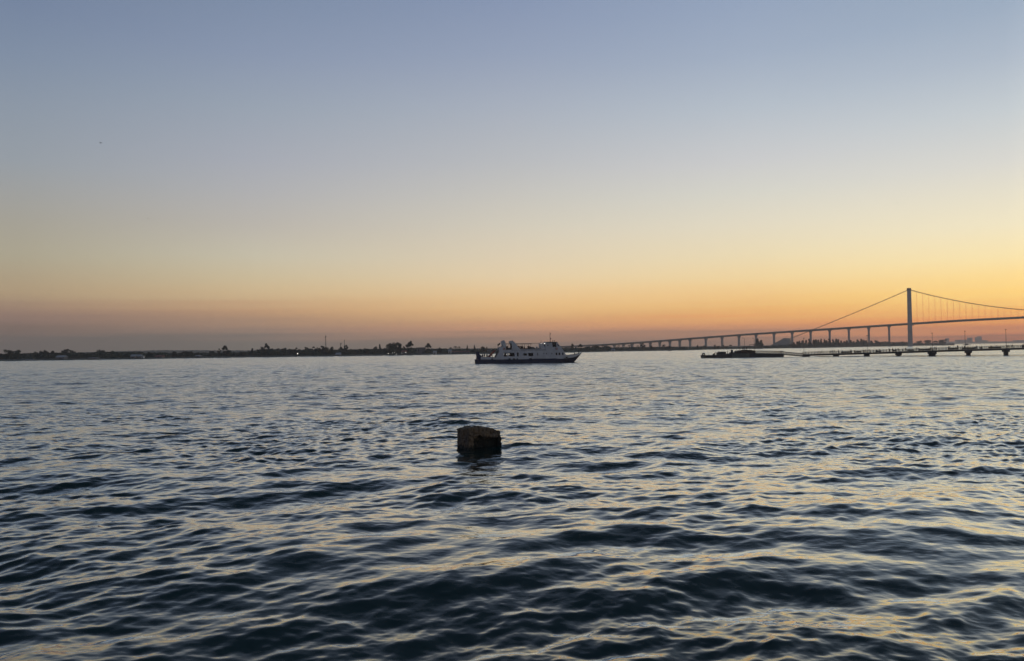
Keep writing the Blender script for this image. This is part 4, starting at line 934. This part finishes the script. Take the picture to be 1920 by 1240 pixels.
cg = random.Random(3)
for i in range(7):
    x = 1350 + 8.2 * i + cg.uniform(-2, 2); w = cg.uniform(1.6, 3.4); y0 = cg.uniform(658.6, 661.8) if i < 3 else cg.uniform(660.4, 662)
    MB().prism(Q((x, 664.5), (x, y0 + cg.uniform(0, .8)), (x + w * .5, y0), (x + w, y0 + cg.uniform(.2, 1.2)), (x + w, 664.5)), -1.6 + cg.uniform(-.5, .5), .6).build('deck_gear', M['steel'], stage)

# ------------------------------------------------------------------ small boats
def small_boat(px, py, ln, label):
    p = on_water(px, py); o = empty('small_boat', p, 0, label, 'boat', None)
    h = MB(); n = 9
    for i in range(n):
        t_ = i / (n - 1); x = (t_ - .5) * ln; w = ln * .14 * math.sin(math.pi * min(.97, .12 + t_ * .86)) ** .6; sh = .35 + .5 * (2 * t_ - 1) ** 2
        h.v += [(x, -w, sh * ln * .13), (x * .92, -w * .5, -.25), (x * .92, w * .5, -.25), (x, w, sh * ln * .13)]
    for i in range(n - 1):
        for j in range(3): h.f.append((i * 4 + j, i * 4 + 4 + j, i * 4 + 5 + j, i * 4 + 1 + j))
    h.f += [(0, 1, 2, 3), tuple(range(n * 4 - 1, n * 4 - 5, -1))]
    for i in range(n - 1): h.f.append((i * 4, i * 4 + 3, i * 4 + 7, i * 4 + 4))
    h.build('hull', M['steel'], o)
    MB().prism([(-ln * .2, .05 * ln), (-ln * .2, .17 * ln), (-ln * .12, .2 * ln), (ln * .12, .2 * ln), (ln * .18, .05 * ln)], -ln * .09, ln * .09).build('cabin', M['steel'], o)
small_boat(1256, 658.6, 4.6, 'tiny dark boat moored off the sand spit under the viaduct')
small_boat(1813, 647.6, 17, 'low dark boat lying behind the jetty below the city slab')

# ------------------------------------------------------------------ broken concrete block in the water
from mathutils import noise
def block():
    bm = bmesh.new(); bmesh.ops.create_cube(bm, size=1.0)
    bmesh.ops.subdivide_edges(bm, edges=bm.edges[:], cuts=46, use_grid_fill=True)
    LX, LY, TOP, BOT = 2.02, 1.45, 1.34, -1.2
    for v in bm.verts:
        x, y, z = v.co.x + .5, v.co.y + .5, v.co.z + .5
        top = interp([(0, TOP - .07), (.16, TOP - .03), (.30, TOP + .03), (.315, TOP - .06), (.55, TOP - .07), (.66, TOP - .10), (.78, TOP - .17), (.86, TOP - .25), (1, TOP - .31)], x) - .13 * y * (1 - x) ** 2
        X, Y, Z = x * LX, y * LY, BOT + z * (top - BOT)
        p = Vector((X, Y, Z))
        d_, q = noise.voronoi(p * 2.1 + Vector((3, 1, 7)))
        edge = min(1, (d_[1] - d_[0]) * 5)
        inn = Vector((0, 0, 0))
        if y < .01 : inn.y = 1
        if y > .99: inn.y = -1
        if x < .01: inn.x = 1
        if x > .99: inn.x = -1
        if z > .99: inn.z = -1
        amt = .045 * (1 - edge) + .05 * abs(noise.noise(p * 2.6)) + .025 * noise.noise(p * 9) + (.03 if noise.cell(q[0] * 9) > 0 else 0)
        if y < .01 and .18 < x < .93 and Z < .70 + .16 * noise.noise(Vector((X * 2.2, 0, 4))) - .12 * (x - .5): amt += .34     # stones gone from the front foot
        if x > .9: amt += .10 * abs(noise.noise(p * 3.5)) 
        p += inn * amt
        p.x += .12 * max(0, x - .8) / .2 * (1 - max(0, min(1, (Z + .1) / 1.1)))
        p += .02 * noise.noise_vector(p * 4.0)
        v.co = p
    me = bpy.data.meshes.new('concrete_block'); bm.to_mesh(me); bm.free()
    return me
bk = bpy.data.materials.new('weathered masonry'); bk.use_nodes = True
t = bk.node_tree; b = t.nodes['Principled BSDF']; b.inputs['Roughness'].default_value = .85
g_ = t.nodes.new('ShaderNodeTexCoord')
vo = t.nodes.new('ShaderNodeTexVoronoi'); vo.inputs['Scale'].default_value = 2.4; t.links.new(g_.outputs['Object'], vo.inputs['Vector'])
no = t.nodes.new('ShaderNodeTexNoise'); no.inputs['Scale'].default_value = 7; no.inputs['Detail'].default_value = 8; t.links.new(g_.outputs['Object'], no.inputs['Vector'])
r1_ = t.nodes.new('ShaderNodeValToRGB'); r1_.color_ramp.elements[0].color = (.034, .026, .019, 1); r1_.color_ramp.elements[1].color = (.19, .145, .10, 1)
r1_.color_ramp.elements[0].position = .3; r1_.color_ramp.elements[1].position = .72
t.links.new(no.outputs['Fac'], r1_.inputs[0])
mx = t.nodes.new('ShaderNodeMix'); mx.data_type = 'RGBA'; mx.inputs['B'].default_value = (.15, .09, .035, 1)
sv = t.nodes.new('ShaderNodeSeparateColor'); t.links.new(vo.outputs['Color'], sv.inputs[0])
mm = t.nodes.new('ShaderNodeMath'); mm.operation = 'MULTIPLY'; mm.inputs[1].default_value = .6; t.links.new(sv.outputs[0], mm.inputs[0])
t.links.new(mm.outputs[0], mx.inputs['Factor']); t.links.new(r1_.outputs[0], mx.inputs['A'])
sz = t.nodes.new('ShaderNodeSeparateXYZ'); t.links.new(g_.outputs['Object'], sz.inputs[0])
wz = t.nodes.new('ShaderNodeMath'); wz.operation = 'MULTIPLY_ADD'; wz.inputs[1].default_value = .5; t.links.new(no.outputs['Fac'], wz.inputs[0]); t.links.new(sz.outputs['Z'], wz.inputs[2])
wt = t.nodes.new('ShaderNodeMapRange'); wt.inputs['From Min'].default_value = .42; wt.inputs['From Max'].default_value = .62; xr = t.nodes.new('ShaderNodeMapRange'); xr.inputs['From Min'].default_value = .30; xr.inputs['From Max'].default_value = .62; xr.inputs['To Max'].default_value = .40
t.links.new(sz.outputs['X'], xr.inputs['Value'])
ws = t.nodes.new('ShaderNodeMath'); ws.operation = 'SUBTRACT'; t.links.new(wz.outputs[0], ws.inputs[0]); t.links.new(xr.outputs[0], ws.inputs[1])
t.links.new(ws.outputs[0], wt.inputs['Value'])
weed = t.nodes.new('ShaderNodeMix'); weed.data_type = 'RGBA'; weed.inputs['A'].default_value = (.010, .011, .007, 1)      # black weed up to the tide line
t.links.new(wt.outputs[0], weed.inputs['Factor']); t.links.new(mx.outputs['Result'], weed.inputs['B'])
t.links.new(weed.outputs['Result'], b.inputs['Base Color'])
bp_ = t.nodes.new('ShaderNodeBump'); bp_.inputs['Strength'].default_value = .8; bp_.inputs['Distance'].default_value = .03
t.links.new(no.outputs['Fac'], bp_.inputs['Height']); t.links.new(bp_.outputs[0], b.inputs['Normal'])
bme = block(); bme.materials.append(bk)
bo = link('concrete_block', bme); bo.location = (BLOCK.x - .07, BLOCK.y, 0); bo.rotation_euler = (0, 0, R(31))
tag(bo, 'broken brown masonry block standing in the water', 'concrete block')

# ------------------------------------------------------------------ birds
def bird(px, py, Y, span, bank, label):
    o = empty('bird', pt(px, py, Y), bank, label, 'bird', 'birds in the sky')
    MB().tube([(0, -.32, 0), (0, -.18, .02), (0, .05, .03), (0, .25, 0), (0, .42, -.02)], [.02, .06, .085, .05, .01], 8).build('body', M['feather'], o, True)
    for s in (-1, 1):
        MB().add([(0, -.12, .05), (0, .14, .04), (s * span * .25, .12, .16), (s * span * .25, -.14, .17), (s * span * .5, .18, .05), (s * span * .5, .10, .06)], [(0, 1, 2, 3), (3, 2, 4, 5)]).build('wing', M['feather'], o)
bird(188.6, 268.5, 190, .8, .9, 'dark bird high over the left part of the bay')
bird(277, 410, 320, .9, 1.0, 'fainter lower bird left of the middle of the sky')
bird(1683, 381, 330, .8, .2, 'faint bird in the bright sky above the bridge')

# ------------------------------------------------------------------ evening haze over the bay
hz = bpy.data.materials.new('evening haze'); hz.use_nodes = True
t = hz.node_tree; t.nodes.clear()
pv = t.nodes.new('ShaderNodeVolumePrincipled')
pv.inputs['Color'].default_value = (0.92, 0.84, 0.79, 1)
pv.inputs['Density'].default_value = 0.00016
pv.inputs['Anisotropy'].default_value = 0.5
o_ = t.nodes.new('ShaderNodeOutputMaterial'); t.links.new(pv.outputs[0], o_.inputs['Volume'])
hb = MB().box(-6800, 6800, -6800, 6800, -3.5, 142)
tag(hb.build('haze', hz), kind='stuff')
